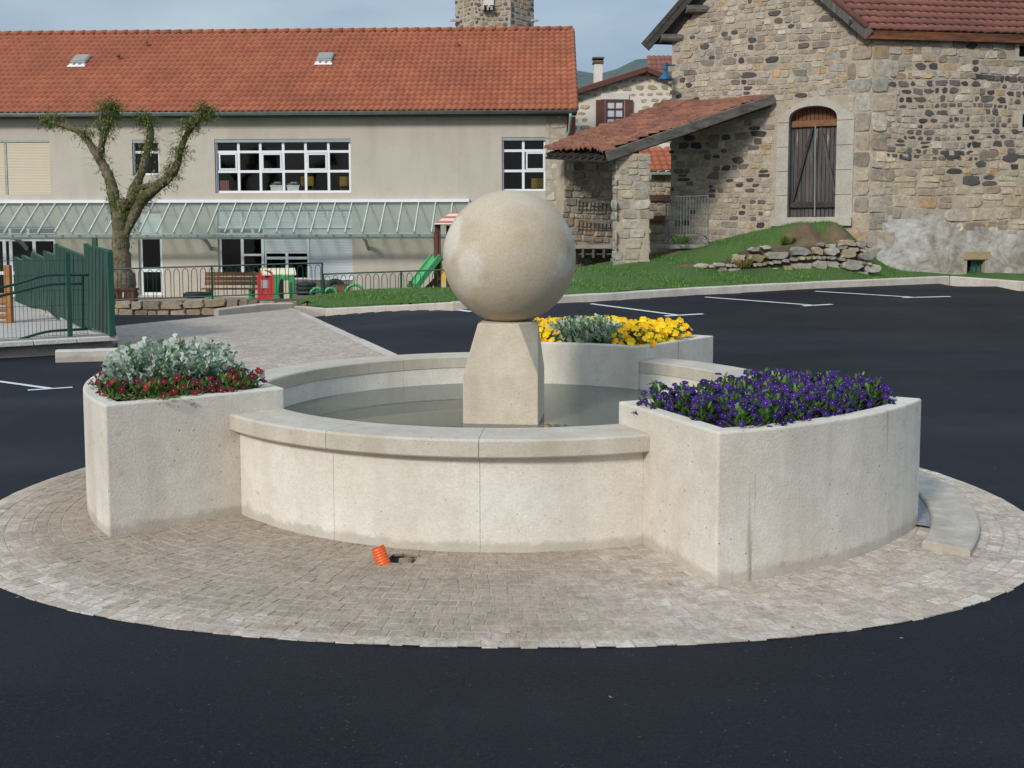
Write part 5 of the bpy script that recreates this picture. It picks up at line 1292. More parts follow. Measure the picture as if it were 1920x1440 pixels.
# ================================================================== FAR HOUSE, TOWER, HILLS
HY = 44.
house = empty('stone_house', (atY(1200, 300, HY).x, HY, 1), 'cream pointed stone house with red tile gable and brown shuttered window', 'house')
b = MB(); hp = [atY(x, y, HY) for x, y in ((1050, 470), (1330, 470), (1330, 176), (1211, 129), (1050, 180))]
b.add(hp, [(0, 1, 2, 3, 4)])
hx0, hx1 = hp[0].x, hp[1].x; hO = Vector((0, HY, 0)); apz = hp[3].z
wr = [atY(1137, 190, HY).x, atY(1168, 190, HY).x, atY(1150, 236, HY).z, atY(1150, 189, HY).z]
def h_in(s, z):
    x, y = projpx((s, HY, z))
    lim = np.interp(x, [1050, 1211, 1330], [180, 129, 176]); 
    return y > lim+5 and not (wr[0]-.75 < s < wr[1]+.75 and wr[2]-.1 < z < wr[3]+.1) and not (wr[0]-.2 < s < wr[1]+.2 and wr[3] < z < wr[3]+.35)
stones(b, hO, px_, py_, hx0, hx1, 1.0, apz, (.20, .36), (1.1, 1.9), h_in, lambda s, z: tan(1.12, (1.06, 1.0, .86)), gap=.11, dep=.02, jit=.22, rnd_=True)
b.build('wall', [M['mortar_pale'], M['rubble']], house)
for a, c in ((4, 3), (3, 2)):
    b = MB(); p, q = hp[a], hp[c]; d = (q-p).normalized(); e0 = p-d*(.5 if a == 4 else -.0); e1 = q+d*(0 if a == 4 else .5)
    slab(b, e0+Vector((0, -.35, .05)), e1-e0, Vector((0, 9, 0)), .09); b.build('roof', M['tile_red'], house)
    rr2 = COL.objects[-1]; b = MB(); b.bar(e0+Vector((0, -.37, -.08)), e1+Vector((0, -.37, -.08)), .05, .20); b.build('bargeboard', M['shutter_brown'], rr2)
b = MB(); cpt = atY(1121, 158, HY+1.0); 
b.box(cpt+ZV*.3, .36, .4, 1.1); b.build('chimney', M['cope'], house); ch = COL.objects[-1]
b = MB(); b.box(cpt+ZV*.92, .46, .5, .10); b.box(cpt+ZV*1.10, .5, .54, .06)
for i in (-1, 1): b.box(cpt+ZV*1.02+Vector((i*.17, 0, 0)), .06, .3, .16)
b.build('chimney_cap', M['mortar_dark'], ch)
b = MB(); b.add([Vector((s, HY-.03, z)) for s, z in ((wr[0], wr[2]), (wr[1], wr[2]), (wr[1], wr[3]), (wr[0], wr[3]))], [(0, 1, 2, 3)]); hwn = b.build('window', simple('net_curtain', (.55, .55, .6), .8), house)
b = MB(); frame_bars(b, Vector((0, HY-.06, 0)), px_, py_, wr[0]-.05, wr[1]+.05, wr[2], wr[3]+.03, [(wr[0]+wr[1])/2], lin(wr[2], wr[3], 4)[1:3], .08, .045, .05, 0); b.build('frame', M['shutter_brown'], hwn)
for (x0, x1) in ((1117, 1133), (1171, 1186)):
    a = atY(x0, 235, HY).x; c = atY(x1, 235, HY).x; b = MB(); b.box(((a+c)/2, HY-.09, (wr[2]+wr[3])/2), c-a, .05, wr[3]-wr[2]+.05); b.build('shutter', M['shutter_brown'], house)
b = MB(); b.box(((wr[0]+wr[1])/2, HY-.03, wr[3]+.18), wr[1]-wr[0]+.5, .12, .26)
for sg, x in ((-1, wr[0]-.10), (1, wr[1]+.10)): b.box((x, HY-.02, (wr[2]+wr[3])/2), .14, .09, wr[3]-wr[2])
b.build('surround', M['cope'], hwn)
b = MB(); p = atY(1071, 250, HY-6); b.box(p+ZV*-1, .3, .3, 3.2); b.build('brick_corner', M['tile_red'], house)
# brown roof behind the barn eave
e = empty('brown_roofed_house', atY(1240, 130, 52), 'house with a dull red roof behind the cream stone house', 'house')
q = atY(1222, 135, 52); b = MB(); tile_roof(b, Vector((q.x-.05, 52, q.z-.6)), px_, Vector((0, .7, .7)), 5, 2.6, .25, .4); b.build('roof', M['tile_brown'], e, True)
b = MB(); b.box((q.x+2.5, 53.2, q.z-4), 4.8, 2, 7); b.build('wall', M['mortar_tan'], e)
# blue lamp on the barn corner
lp0 = atY(1248, 143, 26.6); e = empty('wall_lamp', lp0, 'blue enamel wall lamp hanging at the left edge of the barn', 'lamp')
b = MB(); b.tube([lp0+ZV*.16, lp0+ZV*.06, lp0-ZV*.06, lp0-ZV*.11], [.05, .07, .19, .20], 14); b.build('lamp_shade', M['blue'], e, True)
b = MB(); b.tube([lp0+ZV*.16, lp0+ZV*.34], .06, 10); b.tube([lp0+ZV*.28, lp0+ZV*.3+Vector((.25, .1, 0))], .02, 8); b.build('arm', M['blue'], e)
# church tower
TY = 62.; tw = empty('church_tower', (atY(926, 60, TY).x, TY+3, 0), 'old stone church tower rising behind the orange school roof', 'tower')
x0, x1 = atY(854, 30, TY+1).x, atY(1000, 30, TY+1).x; tc = (x0+x1)/2; tr = (x1-x0)/2; z1_ = atY(926, -60, TY).z
b = MB(); n = 8; ring_ = [(tc+tr*math.cos(R_(22.5+45*k))/math.cos(R_(22.5)), TY+tr+tr*math.sin(R_(22.5+45*k))/math.cos(R_(22.5))) for k in range(8)]
zt0 = atY(926, 70, TY).z
for k in range(8):
    a, c = ring_[k], ring_[(k+1) % 8]; A0 = Vector((a[0], a[1], 0)); S_ = Vector((c[0]-a[0], c[1]-a[1], 0)); L = S_.length; S_.normalize(); N_ = Vector((S_.y, -S_.x, 0))
    b.add([A0, A0+S_*L, A0+S_*L+ZV*z1_, A0+ZV*z1_], [(0, 1, 2, 3)])
    if N_.y < .3:
        stones(b, A0, S_, N_, 0, L, zt0, z1_, (.22, .36), (1., 1.7), lambda s, z: .02 < s < L-.02, lambda s, z: (rnd.choice([(.12, .105, .09), (.17, .14, .115)]) if rnd.random() < .15 or min(s, L-s) < .35 else tan(1.0, (1.04, .95, .86))), gap=.07, dep=.035, jit=.2)
b.add([Vector((x, y, z1_)) for x, y in ring_], [tuple(range(8))])
b.build('wall', [mortar('tower_mortar', (.36, .30, .23), (.52, .45, .36)), M['rubble']], tw)
p = atY(916, 2, TY-.1); b = MB(); b.box(p, .62, .12, .75); wn_ = b.build('window', M['cope'], tw)
for dx in (-.16, .20):
    b = MB(); q = atY(916, 12, TY-.2); b.box(q+Vector((dx, 0, 0)), .24, .12, .12); b.build('slot', M['dark'], wn_)
for dx in (-.25, .02, .25):
    b = MB(); q = atY(914, 17, TY-.2); b.box(q+Vector((dx, -.1, 0)), .12, .4, .22); b.build('corbel', M['trim_stone'], tw)
for x, sg in ((853, -1), (1001, 1)):
    q = atY(x, 38, TY+1); b = MB(); b.bar(q-Vector((sg*.2, 0, .02)), q+Vector((sg*.28, 0, 0)), .14, .12); b.build('water_spout', M['trim_stone'], tw)
# wooded hills
b = MB(); n = 70; pts = []
prof = [(-200, 150), (1000, 148), (1075, 131), (1085, 132), (1120, 140), (1150, 132), (1180, 115), (1215, 106), (1260, 112), (1400, 95), (1800, 130), (2300, 170)]
for (Yh, dy, sc) in ((900, 0, 1), ):
    for i in range(n+1):
        x = -200+2500*i/n; y = np.interp(x, [q[0] for q in prof], [q[1] for q in prof]) + rnd.uniform(-1.2, 1.2)
        pts.append((atY(x, y, Yh), atY(x, 300, Yh-380)))
vs = []; rows = 7
for a, c in pts:
    for j in range(rows): t = j/(rows-1); p = c.lerp(a, t); p.z += 25*math.sin(p.x*.02+t*5)*t*(1-t)*2; vs.append(p)
b.add(vs, [(i*rows+j, (i+1)*rows+j, (i+1)*rows+j+1, i*rows+j+1) for i in range(n) for j in range(rows-1)])
tag(b.build('hills', M['hill'], None, True, fix=False), kind='structure')

# ================================================================== RAILINGS, LOW WALL, PLAYGROUND
def railing(label, pts, zb_, zt_, hoop):
    # pts: plan points, zb_/zt_ bottom and top heights at each
    A0 = Vector((*pts[0], 0)); A1 = Vector((*pts[1], 0)); e = empty('hooped_railing', A0.lerp(A1, .5)+ZV*zb_[0], label, 'railing', 'green railings of the playground')
    P = lambda t, k: A0.lerp(A1, t)+ZV*((zb_[0]*(1-t)+zb_[1]*t)*(1-k)+(zt_[0]*(1-t)+zt_[1]*t)*k)
    L = (A1-A0).length
    b = MB(); b.tube([P(0, 1), P(1, 1)], .021, 8); b.build('top_rail', M['railgreen'], e)
    b = MB(); b.tube([P(0, .06), P(1, .06)], .018, 8); b.build('bottom_rail', M['railgreen'], e)
    b = MB(); n = int(L/.23)
    for k in range(n):
        t0, t1 = (k+.18)/n, (k+.82)/n; arc = [P(t0, .04), P(t0, .78)]+[P(t0+(t1-t0)*(1-math.cos(math.pi*q/6))/2, .80+.15*math.sin(math.pi*q/6)) for q in range(1, 6)]+[P(t1, .78), P(t1, .04)]
        b.tube(arc, .0095, 5)
    b.build('hoops', M['railgreen'], e)
    for t in [q/max(1, round(L/2.4)) for q in range(max(1, round(L/2.4))+1)]:
        b = MB(); b.tube([P(t, -.25), P(t, 1.02)], .026, 8); b.build('post', M['railgreen'], e)
    return e
RY = 27.0
l0, l1 = atY(190, 505, RY), atY(604, 493, RY); lb0, lb1 = atY(190, 567, RY), atY(604, 551, RY)
railing('dark green hooped railing on the low stone wall in front of the bench', [(l0.x, RY), (l1.x, RY)], (lb0.z, lb1.z), (l0.z, l1.z), 1)
r0_, r1_ = atY(606, 514, 26.8), atY(905, 503.5, 25.6); 
railing('dark green hooped railing behind the grass bank beside the slide', [(r0_.x, 26.8), (r1_.x, 25.6)], (r0_.z-.82, r1_.z-.82), (r0_.z, r1_.z), 1)
lw = empty('low_stone_wall', atY(400, 585, 26.9), 'low wall of rough tan blocks under the green railing', 'wall')
b = MB(); w0 = atY(150, 570, 26.85); w1 = atY(572, 562, 26.85); WLn = w1.x-w0.x; 
def lwt(s): return np.interp(s, [0, WLn], [atY(150, 566, 26.85).z, atY(565, 558, 26.85).z])
for k in range(12): s0 = WLn*k/12; t = lwt(s0+WLn/24)-.03; b.box((w0.x+s0+WLn/24, 27.0, (t-.7)/2), WLn/12, .26, t+.7)
stones(b, Vector((w0.x, 26.87, 0)), px_, py_, 0, WLn, -.36, .10, (.13, .26), (1.0, 2.6), lambda s, z: z < lwt(s)+.02, lambda s, z: rnd.choice([(.33, .26, .175), (.29, .235, .165), (.37, .30, .21), (.25, .20, .145)]), gap=.015, dep=.07, jit=.18)
b.build('stones', [M['mortar_dark'], M['rubble']], lw)
# bench
BYy = 31.5
bench = empty('park_bench', (atY(433, 550, BYy).x, BYy, PG), 'brown slatted bench with green legs before the school window', 'bench')
bx0, bx1 = atY(382, 540, BYy).x, atY(487, 540, BYy).x; bcx = (bx0+bx1)/2
for nm, ylist, yy in (('seat', [0, .13, .26], .44), ):
    b = MB()
    for d in ylist: b.box((bcx, BYy-.30+d, PG+.44), bx1-bx0, .11, .045)
    b.build('seat', M['wood_brown'], bench)
b = MB()
for k in range(3): b.box((bcx, BYy+.12+.03*k, PG+.60+.14*k), bx1-bx0, .04, .125)
b.build('backrest', M['wood_brown'], bench)
for x in (bx0+.22, bx1-.22):
    b = MB(); b.box((x, BYy-.28, PG+.21), .09, .08, .42); b.bar((x, BYy+.02, PG), (x, BYy+.22, PG+.95), .09, .06); b.box((x, BYy-.1, PG+.40), .09, .40, .05); b.build('leg', M['pgreen'], bench)
# playhouse
Hy = 30.2
hx = lambda x: atY(x, 540, Hy).x
ph_ = empty('playhouse', (hx(517), Hy, PG), 'small plastic playhouse with a red end, green side and cream roof', 'playhouse')
za = PG; zr = atY(500, 506, Hy).z
b = MB(); xa, xb = hx(484), hx(516); mid = (xa+xb)/2; poly = [Vector((xa, Hy-.05, za)), Vector((xb, Hy-.25, za)), Vector((xb+.02, Hy-.25, zr-.16))]+[Vector((mid+(xb-xa)/2*math.cos(q), Hy-.15-.1*math.cos(q), zr-.18+.18*math.sin(q))) for q in lin(.2, math.pi-.2, 7)]+[Vector((xa-.02, Hy-.05, zr-.16))]
b.prism(poly, (.02, .07, 0)); red = b.build('end_wall', M['red'], ph_)
b = MB(); b.box((mid, Hy-.17, zr-.42), .22, .04, .24); b.build('window', M['steel'], red)
b = MB(); xc = hx(552); b.prism([Vector((xb, Hy-.25, za)), Vector((xc, Hy+.0, za)), Vector((xc, Hy+.0, zr-.14)), Vector((xb, Hy-.25, zr-.14))], (-.03, .06, 0)); gs = b.build('side_wall', M['pgreen'], ph_)
b = MB(); c0 = Vector((hx(532), Hy-.165, (za+zr)/2-.06)); dd = Vector((xc-xb, .25, 0)).normalized()
b.add([c0+dd*(math.cos(q)*.11)+ZV*(math.sin(q)*.33) + Vector((.0, -.035, 0)) for q in lin(0, 5.9, 14)], [tuple(range(14))]); b.build('door_opening', M['dark'], gs)
b = MB(); b.box(c0+dd*.13+Vector((0, -.05, 0)), .16, .02, .56, (dd, Vector((dd.y, -dd.x, 0)), ZV)); b.build('door', M['cream'], gs)
b = MB(); rp = []
for k in range(7): q = k/6; rp.append(Vector((hx(498)+(hx(557)-hx(498))*0, Hy-.34, 0)))
P0, P1 = Vector((hx(496), Hy-.32, zr-.02)), Vector((hx(556), Hy-.02, zr-.02)); bkv = Vector((-.25, .75, 0)); nn = 6; vs = []
for k in range(nn+1):
    q = k/nn; up = .17*math.sin(math.pi*q)-.10
    for p in (P0, P1): vs.append(p+bkv*q+ZV*up)
for k in range(nn+1):
    q = k/nn; up = .17*math.sin(math.pi*q)-.14
    for p in (P0, P1): vs.append(p+bkv*q+ZV*up)
m2 = 2*(nn+1); fs = [(2*k, 2*k+1, 2*k+3, 2*k+2) for k in range(nn)]+[(m2+2*k, m2+2*k+2, m2+2*k+3, m2+2*k+1) for k in range(nn)]+[(0, m2, m2+1, 1)]+[(2*k, 2*k+2, m2+2*k+2, m2+2*k) for k in range(nn)]+[(2*k+1, m2+2*k+1, m2+2*k+3, 2*k+3) for k in range(nn)]
b.add(vs, fs); b.build('roof', M['cream'], ph_)
b = MB(); b.box((hx(500), Hy+.35, za+.4), .6, .04, .8); b.build('back_wall', M['red'], ph_)
# tyres
def torus(b, c, R, r, nrm=ZV, n=22, m_=9):
    a = nrm.orthogonal().normalized(); bb = nrm.cross(a); vs = [Vector(c)+(a*math.cos(2*math.pi*i/n)+bb*math.sin(2*math.pi*i/n))*(R+r*math.cos(2*math.pi*j/m_))+nrm*(r*.85*math.sin(2*math.pi*j/m_)) for i in range(n) for j in range(m_)]
    b.add(vs, [(i*m_+j, ((i+1) % n)*m_+j, ((i+1) % n)*m_+(j+1) % m_, i*m_+(j+1) % m_) for i in range(n) for j in range(m_)])
def tyre(x, y, Y, R, label, nrm=ZV):
    p = atY(x, y, Y); b = MB(); torus(b, p, R*.72, R*.30, nrm); tag(b.build('tyre', M['tyre'], None, True), label, 'tyre', 'old tyres in the playground')
tyre(366, 553, 29.5, .34, 'black tyre lying flat on the grass left of the bench')
tyre(381, 552, 29.7, .28, 'smaller black tyre at the left foot of the bench')
for k in range(3): tyre(574, 548-7.2*k, 29.0, .29, ['black tyre at the bottom of the stack right of the playhouse', 'middle black tyre of the stack right of the playhouse', 'topmost black tyre of the stack right of the playhouse'][k])
tyre(629, 541, 29.6, .30, 'black tyre half hidden behind the brown trough, standing upright', Vector((.3, -1, .3)).normalized())
tyre(702, 547, 28.5, .26, 'black tyre lying on the ground left of the slide')
# green plastic hoops and brown trough
for i, (x, lab) in enumerate([(594, 'small green plastic arch just right of the tyre stack'), (620, 'small green plastic arch at the left end of the brown trough'), (665, 'larger green plastic arch right of the brown trough')]):
    p = atY(x, 552, 28.6); b = MB(); r = .16 if i < 2 else .25; b.tube([p+Vector((r*math.cos(q), .05*math.cos(q), r*math.sin(q)*1.1)) for q in lin(0, math.pi, 9)], .045, 8); tag(b.build('play_arch', M['pgreen'], None, True), lab, 'play arch', 'green arches in the playground')
p = atY(640, 547, 28.9); e = empty('wooden_trough', p, 'low brown wooden trough on the playground between green arches', 'planter box'); b = MB(); b.box(p+ZV*.07, .42, .3, .22); b.build('trough_body', M['wood_brown'], e); b = MB(); b.box(p+ZV*.19, .38, .26, .03); b.build('soil', M['soil'], e)
# slide tower
TYy = 28.2
pt = atY(821, 545, TYy); st = empty('slide_tower', (pt.x, TYy, PG), 'wooden play tower with a red and cream striped roof and green slide', 'slide')
X = lambda x: atY(x, 500, TYy).x
Z = lambda y: atY(821, y, TYy).z
for x, Yo, top in ((821, 0, 420), (905, 0, 420), (838, 1.1, 422), (912, 1.1, 422)):
    b = MB(); b.box((X(x), TYy+Yo, (PG+Z(top))/2), .16, .14, Z(top)-PG); b.build('post', M['brownpost'], st, bevel=.01)
b = MB(); b.box((X(818), TYy-.06, (PG+Z(434))/2), .12, .10, Z(434)-PG); b.build('post', M['brownpost'], st)
b = MB(); b.bar((X(796), TYy-.1, Z(546)), (X(822), TYy-.1, Z(520)), .10, .14); b.build('brace', M['brownpost'], st)
b = MB(); r0c = [Vector((X(814), TYy-.3, Z(421))), Vector((X(915), TYy-.3, Z(421))), Vector((X(915), TYy+1.5, Z(421))), Vector((X(814), TYy+1.5, Z(421)))]; cc = sum(r0c, Vector())/4; apx_ = [p.lerp(cc, .62)+ZV*.34 for p in r0c]
rs = NT('striped_roof'); wv = rs.n.new('ShaderNodeTexWave'); wv.bands_direction = 'Z'; wv.inputs['Scale'].default_value = 2.35; wv.inputs['Phase Offset'].default_value = 2.2; rs.L(rs.tc.outputs['Object'], wv.inputs['Vector'])
rs.col(rs.ramp(wv.outputs['Fac'], [(.47, (.70, .60, .40)), (.53, (.50, .13, .12))]))
b.add(r0c+apx_, [(0, 1, 5, 4), (1, 2, 6, 5), (2, 3, 7, 6), (3, 0, 4, 7), (4, 5, 6, 7), (3, 2, 1, 0)]); b.build('roof', rs.m, st)
b = MB(); b.box(((X(823)+X(905))/2, TYy+.5, Z(487)), X(905)-X(823), 1.1, .06); b.build('deck', M['brownpost'], st)
b = MB(); p0, p1 = Vector((X(819), TYy-.05, Z(480))), Vector((X(776), TYy-.55, Z(537))); d = (p1-p0).normalized(); sd = Vector((-d.y, d.x, 0)).normalized(); up = sd.cross(d)
b.bar(p0, p1, .40, .03, up); b.bar(p0+sd*.2, p1+sd*.2, .04, .15, up); b.bar(p0-sd*.2, p1-sd*.2, .04, .15, up); b.bar(p1, p1+Vector((-.35, -.05, -.06)), .4, .04)
b.build('slide_chute', M['pgreen'], st)
b = MB(); b.box((X(773), TYy-.6, (PG+Z(530))/2), .09, .09, Z(520)-PG); b.build('slide_post', M['brownpost'], st)
b = MB(); b.prism([Vector((X(827), TYy-.1, Z(480))), Vector((X(836), TYy-.1, Z(530))), Vector((X(827), TYy-.1, Z(530)))], (0, .03, 0)); b.build('side_panel', M['yellow'], st)
# crate by the tree
p = atY(232, 556, 27.6); e = empty('wooden_crate', p, 'brown wooden crate with two white taps at the foot of the tree', 'crate'); b = MB(); b.box(p+ZV*.02, .66, .3, .30); b.build('crate_body', M['brownpost'], e); b = MB(); b.box(p+ZV*.20, .72, .36, .06); b.build('lid', M['brownpost'], e)
for dx in (-.2, .06): b = MB(); b.tube([p+Vector((dx, -.17, .12)), p+Vector((dx, -.19, -.02))], .018, 6); b.build('tap', M['white'], e)
p = atY(350, 557, 29.3); b = MB(); b.tube([p+Vector((.05*k-.1, 0, 0)) for k in range(4)], [.02, .05, .05, .02], 8); o = b.build('toy_ball', M['red'], None, True); tag(o, 'small red toy lying on the grass beside the playhouse', 'toy'); o.location = (2.0, .3, -.06)

# ---------------------------------------------------------------- TREE (pollarded willow)
TR = 28.0
tree = empty('willow_tree', (atY(232, 560, TR).x, TR, PG), 'pollarded willow tree with mossy limbs and sprouting tips before the school', 'tree')
def tp(x, y, dy=0): return atY(x, y, TR+dy)
k_ = TR/F_
limbs = [([(233, 580, 0), (234, 548, 0), (229, 500, 0), (226, 450, 0), (226, 415, 0), (230, 388, 0), (231, 372, 0)], [28, 23.5, 18.5, 16, 16.5, 17, 10]),
 ([(226, 452, 0), (214, 374, .05), (205, 335, .2), (188, 300, .3), (172, 275, .4), (156, 254, .5), (132, 240, .6), (108, 232, .7), (88, 222, .8)], [8, 12, 10.5, 9, 7.5, 6.5, 5.5, 4.5, 3]),
 ([(188, 300, .3), (190, 275, .1), (196, 250, -.1), (203, 228, -.2), (206, 203, -.2)], [8, 7, 6.5, 6, 5.5]),
 ([(230, 452, 0), (247, 370, .1), (263, 330, .3), (272, 300, .4), (279, 270, .4), (282, 245, .4), (274, 222, .4)], [7, 10, 8, 7.5, 7.5, 7, 6]),
 ([(230, 450, 0), (264, 380, -.15), (295, 352, -.5), (318, 332, -.6), (331, 312, -.7), (336, 290, -.7), (346, 262, -.8), (360, 238, -.9), (380, 214, -1), (392, 203, -1)], [8, 11, 8.5, 8, 7.5, 6.5, 5.8, 5, 4.2, 3]),
 ([(262, 352, 0), (290, 345, -.2), (318, 332, -.6)], [6, 5, 4.5])]
def spline(pts, n):
    out = []; P = [np.array(p, float) for p in pts]
    for i in range(len(P)-1):
        p0 = P[max(i-1, 0)]; p1 = P[i]; p2 = P[i+1]; p3 = P[min(i+2, len(P)-1)]
        for k in range(n): t = k/n; out.append(.5*((2*p1)+(-p0+p2)*t+(2*p0-5*p1+4*p2-p3)*t*t+(-p0+3*p1-3*p2+p3)*t**3))
    out.append(P[-1]); return out
b = MB(); twigs = []
for li, (pts, rad) in enumerate(limbs):
    q = spline([(x, y, d, r) for (x, y, d), r in zip(pts, rad)], 7)
    P = [tp(x, y, d) for x, y, d, r in q]; Rr = [max(.02, r*k_*.94*(1+rnd.uniform(-.13, .13))) for *_, r in q]
    if li == 0: P = P; 
    b.tube(P, Rr, 12)
    for i, p in enumerate(P):
        if li == 0: 
            if i > len(P)-7: twigs.append((p, Rr[i], .30, 2))
        else: twigs.append((p, Rr[i],    .40+.2*(i > len(P)-9), 3 + (6 if i > len(P)-9 else 0)))
bo = b.build('trunk', M['bark'], tree, True)
for (x, y, d, r, n) in [(205, 205, -.2, .38, 230), (273, 222, .4, .26, 120), (385, 212, -1, .28, 150), (355, 238, -.9, .34, 120), (96, 226, .8, .28, 110), (165, 248, .4, .2, 50), (196, 242, -.1, .34, 110), (318, 322, -.6, .3, 60), (225, 385, 0, .4, 80), (270, 365, -.2, .35, 90), (282, 275, .4, .3, 60), (340, 285, -.7, .35, 70)]:
    p = tp(x, y, d)
    for _ in range(int(n*1.35)):
        q = Vector((rnd.gauss(0, 1), rnd.gauss(0, 1), rnd.gauss(0, 1))); twigs.append((p+q*r*.34, .02, .36, 1))
tw_b = MB(); lf = MB()
for p, r, L, n in twigs:
    for _ in range(n):
        a = rnd.uniform(0, 6.28); d = Vector((math.cos(a), math.sin(a), rnd.uniform(-.6, .9))).normalized(); q = p+d*r*.8; LL = L*rnd.uniform(.35, 1.0)*.75; e_ = q+d*LL+ZV*(-.10*LL)
        if rnd.random() < .35: tw_b.tube([q, q.lerp(e_, .5)+ZV*.02, e_], [.006, .004, .002], 4, cap=False)
        for k in range(4):
            t = rnd.uniform(.2, 1); s_ = q.lerp(e_, t); dd = (d*.6+Vector((rnd.uniform(-.7, .7), rnd.uniform(-.7, .7), rnd.uniform(-.7, .3)))).normalized(); c = rnd.random()
            l = rnd.uniform(.08, .16); w = .011; sd = dd.cross(ZV)
            if sd.length < .05: continue
            sd.normalize(); lf.add([s_, s_+dd*l*.5+sd*w, s_+dd*l-ZV*.01, s_+dd*l*.5-sd*w], [(0, 1, 2, 3)], 0, (c, c, c))
tw_b.build('twigs', M['bark'], tree, fix=False); lf.build('foliage', M['willow'], tree, fix=False)

# ================================================================== LEFT: WALL, GREEN FENCES
lwY0 = 13.3
gwl = empty('concrete_wall', (-5.9, 13.6, .1), 'low concrete wall with a pale coping carrying the green fence', 'wall')
c0 = atY(-60, 641, 13.2); c1 = atY(219, 626.5, 14.0); zc = .21
c0 = atZ(-520, 670.5, zc); c1 = atZ(221, 629.5, zc); dW = (c1-c0); dW.z = 0; LW = dW.length; dW.normalize(); nW = Vector((dW.y, -dW.x, 0))
b = MB(); b.box(c0+dW*(LW/2-.02)-nW*.20+ZV*(-.35), LW-.10, .26, .72, (dW, nW, ZV)); b.build('wall_body', M['concrete'], gwl)
b = MB()
for k in range(8): b.box(c0+dW*(LW*(k+.5)/8)-nW*.16+ZV*-.035, LW/8-.008, .40, .075, (dW, nW, ZV))
b.build('coping', M['cope'], gwl, bevel=.012)
bkD = Vector((-.56, .83, 0)).normalized()
fr = empty('mesh_fence', c1-dW*1.3-nW*.16, 'green wire mesh fence with curved handrails on the pale wall coping', 'fence')
F0 = c0-nW*.18; F0.z = zc
def fp(x): # distance along the wall line for an image column
    p = onplane(x, 560, F0, nW); return (p-F0).dot(dW)
sPost, sR = fp(129), fp(206)
zT = onplane(129, 472, F0, nW).z
b = MB(); b.box(F0+dW*sPost+ZV*((zT-zc)/2), .065, .065, zT-zc, (dW, nW, ZV)); b.build('post', M['green'], fr, bevel=.006)
b = MB(); b.box(F0+dW*fp(-40)+ZV*((zT-zc)/2), .065, .065, zT-zc, (dW, nW, ZV)); b.build('post', M['green'], fr)
zM = onplane(60, 487, F0, nW).z
b = MB(); sA_, sB_ = fp(-60), fp(164)
s = sA_
while s < sB_: b.bar(F0+dW*s+ZV*.03, F0+dW*s+ZV*(zM-zc), .0045, .0045); s += .055
for k in range(6): z = .04+(zM-zc-.05)*k/5; b.bar(F0+dW*sA_+ZV*z+nW*.004, F0+dW*sB_+ZV*z+nW*.004, .006, .006)
b.build('wire_mesh', M['green'], fr)
for pts in ([(-60, 552), (0, 540), (40, 530), (78, 518), (105, 515.5), (165, 515.5)], [(-60, 568), (0, 555), (40, 546), (80, 536), (110, 532.5), (156, 532)], [(-60, 660), (0, 648), (45, 634), (75, 625), (105, 620), (165, 617)]):
    b = MB(); b.tube([onplane(x, y, F0-nW*.12, nW) for x, y, *_ in [tuple(q) for q in spline(pts, 4)]], .020, 8); b.build('handrail', M['railgreen'], fr, True)
b = MB(); b.tube([onplane(155, 516, F0-nW*.12, nW), onplane(156, 617, F0-nW*.12, nW)], .02, 8); b.build('handrail_post', M['railgreen'], fr)
# receding opaque panels
pnf = empty('panel_fence', c1-nW*.18, 'stepped row of opaque dark green fence panels running back from the wall corner', 'fence')
cols_ = [(208, 15.3), (164, 16.8), (108, 18.7), (87, 20.1), (64, 21.6), (46, 22.9), (31, 24.1)]
tops = [(472, 461), (484, 461), (481.5, 474), (487, 476), (490, 481), (492, 484)]
bots = [(627, 611), (618, 590), (596, 578), (582, 574), (580, 572), (578, 571)]
for k in range(6):
    (xa, Ya), (xb, Yb) = cols_[k], cols_[k+1]; A0, A1 = atY(xa, tops[k][0], Ya), atY(xb, tops[k][1], Yb); B0, B1 = atY(xa, bots[k][0], Ya), atY(xb, bots[k][1], Yb)
    d = (A1-A0); d.z = 0; d.normalize(); n_ = Vector((-d.y, d.x, 0)); b = MB(); nb2 = 13
    for q in range(nb2):
        t0, t1 = q/nb2+.002, (q+1)/nb2-.002; off = n_*(.006 if q % 2 else 0)
        P = [B0.lerp(B1, t0), B0.lerp(B1, t1), A0.lerp(A1, t1), A0.lerp(A1, t0)]; P = [p+off for p in P]; b.add(P+[p+n_*.03 for p in P], [(0, 1, 2, 3), (7, 6, 5, 4), (0, 4, 5, 1), (1, 5, 6, 2), (2, 6, 7, 3), (3, 7, 4, 0)])
    b.build('panel', M['greenpanel'], pnf)
    b = MB(); b.bar(A0, A1, .05, .05); b.build('top_rail', M['green'], pnf)
    b = MB(); bt = B1.lerp(B0, .0); b.box(((A1.x+B1.x)/2, (A1.y+B1.y)/2, (A1.z+.04+B1.z-.1)/2), .06, .06, A1.z-B1.z+.14); b.build('post', M['green'], pnf)
A0 = atY(205, 471, 15.28); zb2 = zc
b = MB(); b.box((A0.x, A0.y, (A0.z+zb2)/2), .085, .085, A0.z-zb2, (dW, nW, ZV)); b.build('post', M['green'], pnf, bevel=.008)
q = atY(178, 460, 16.4); b = MB(); b.box((q.x, q.y, q.z-.1), .07, .07, .45); b.build('post', M['green'], pnf)
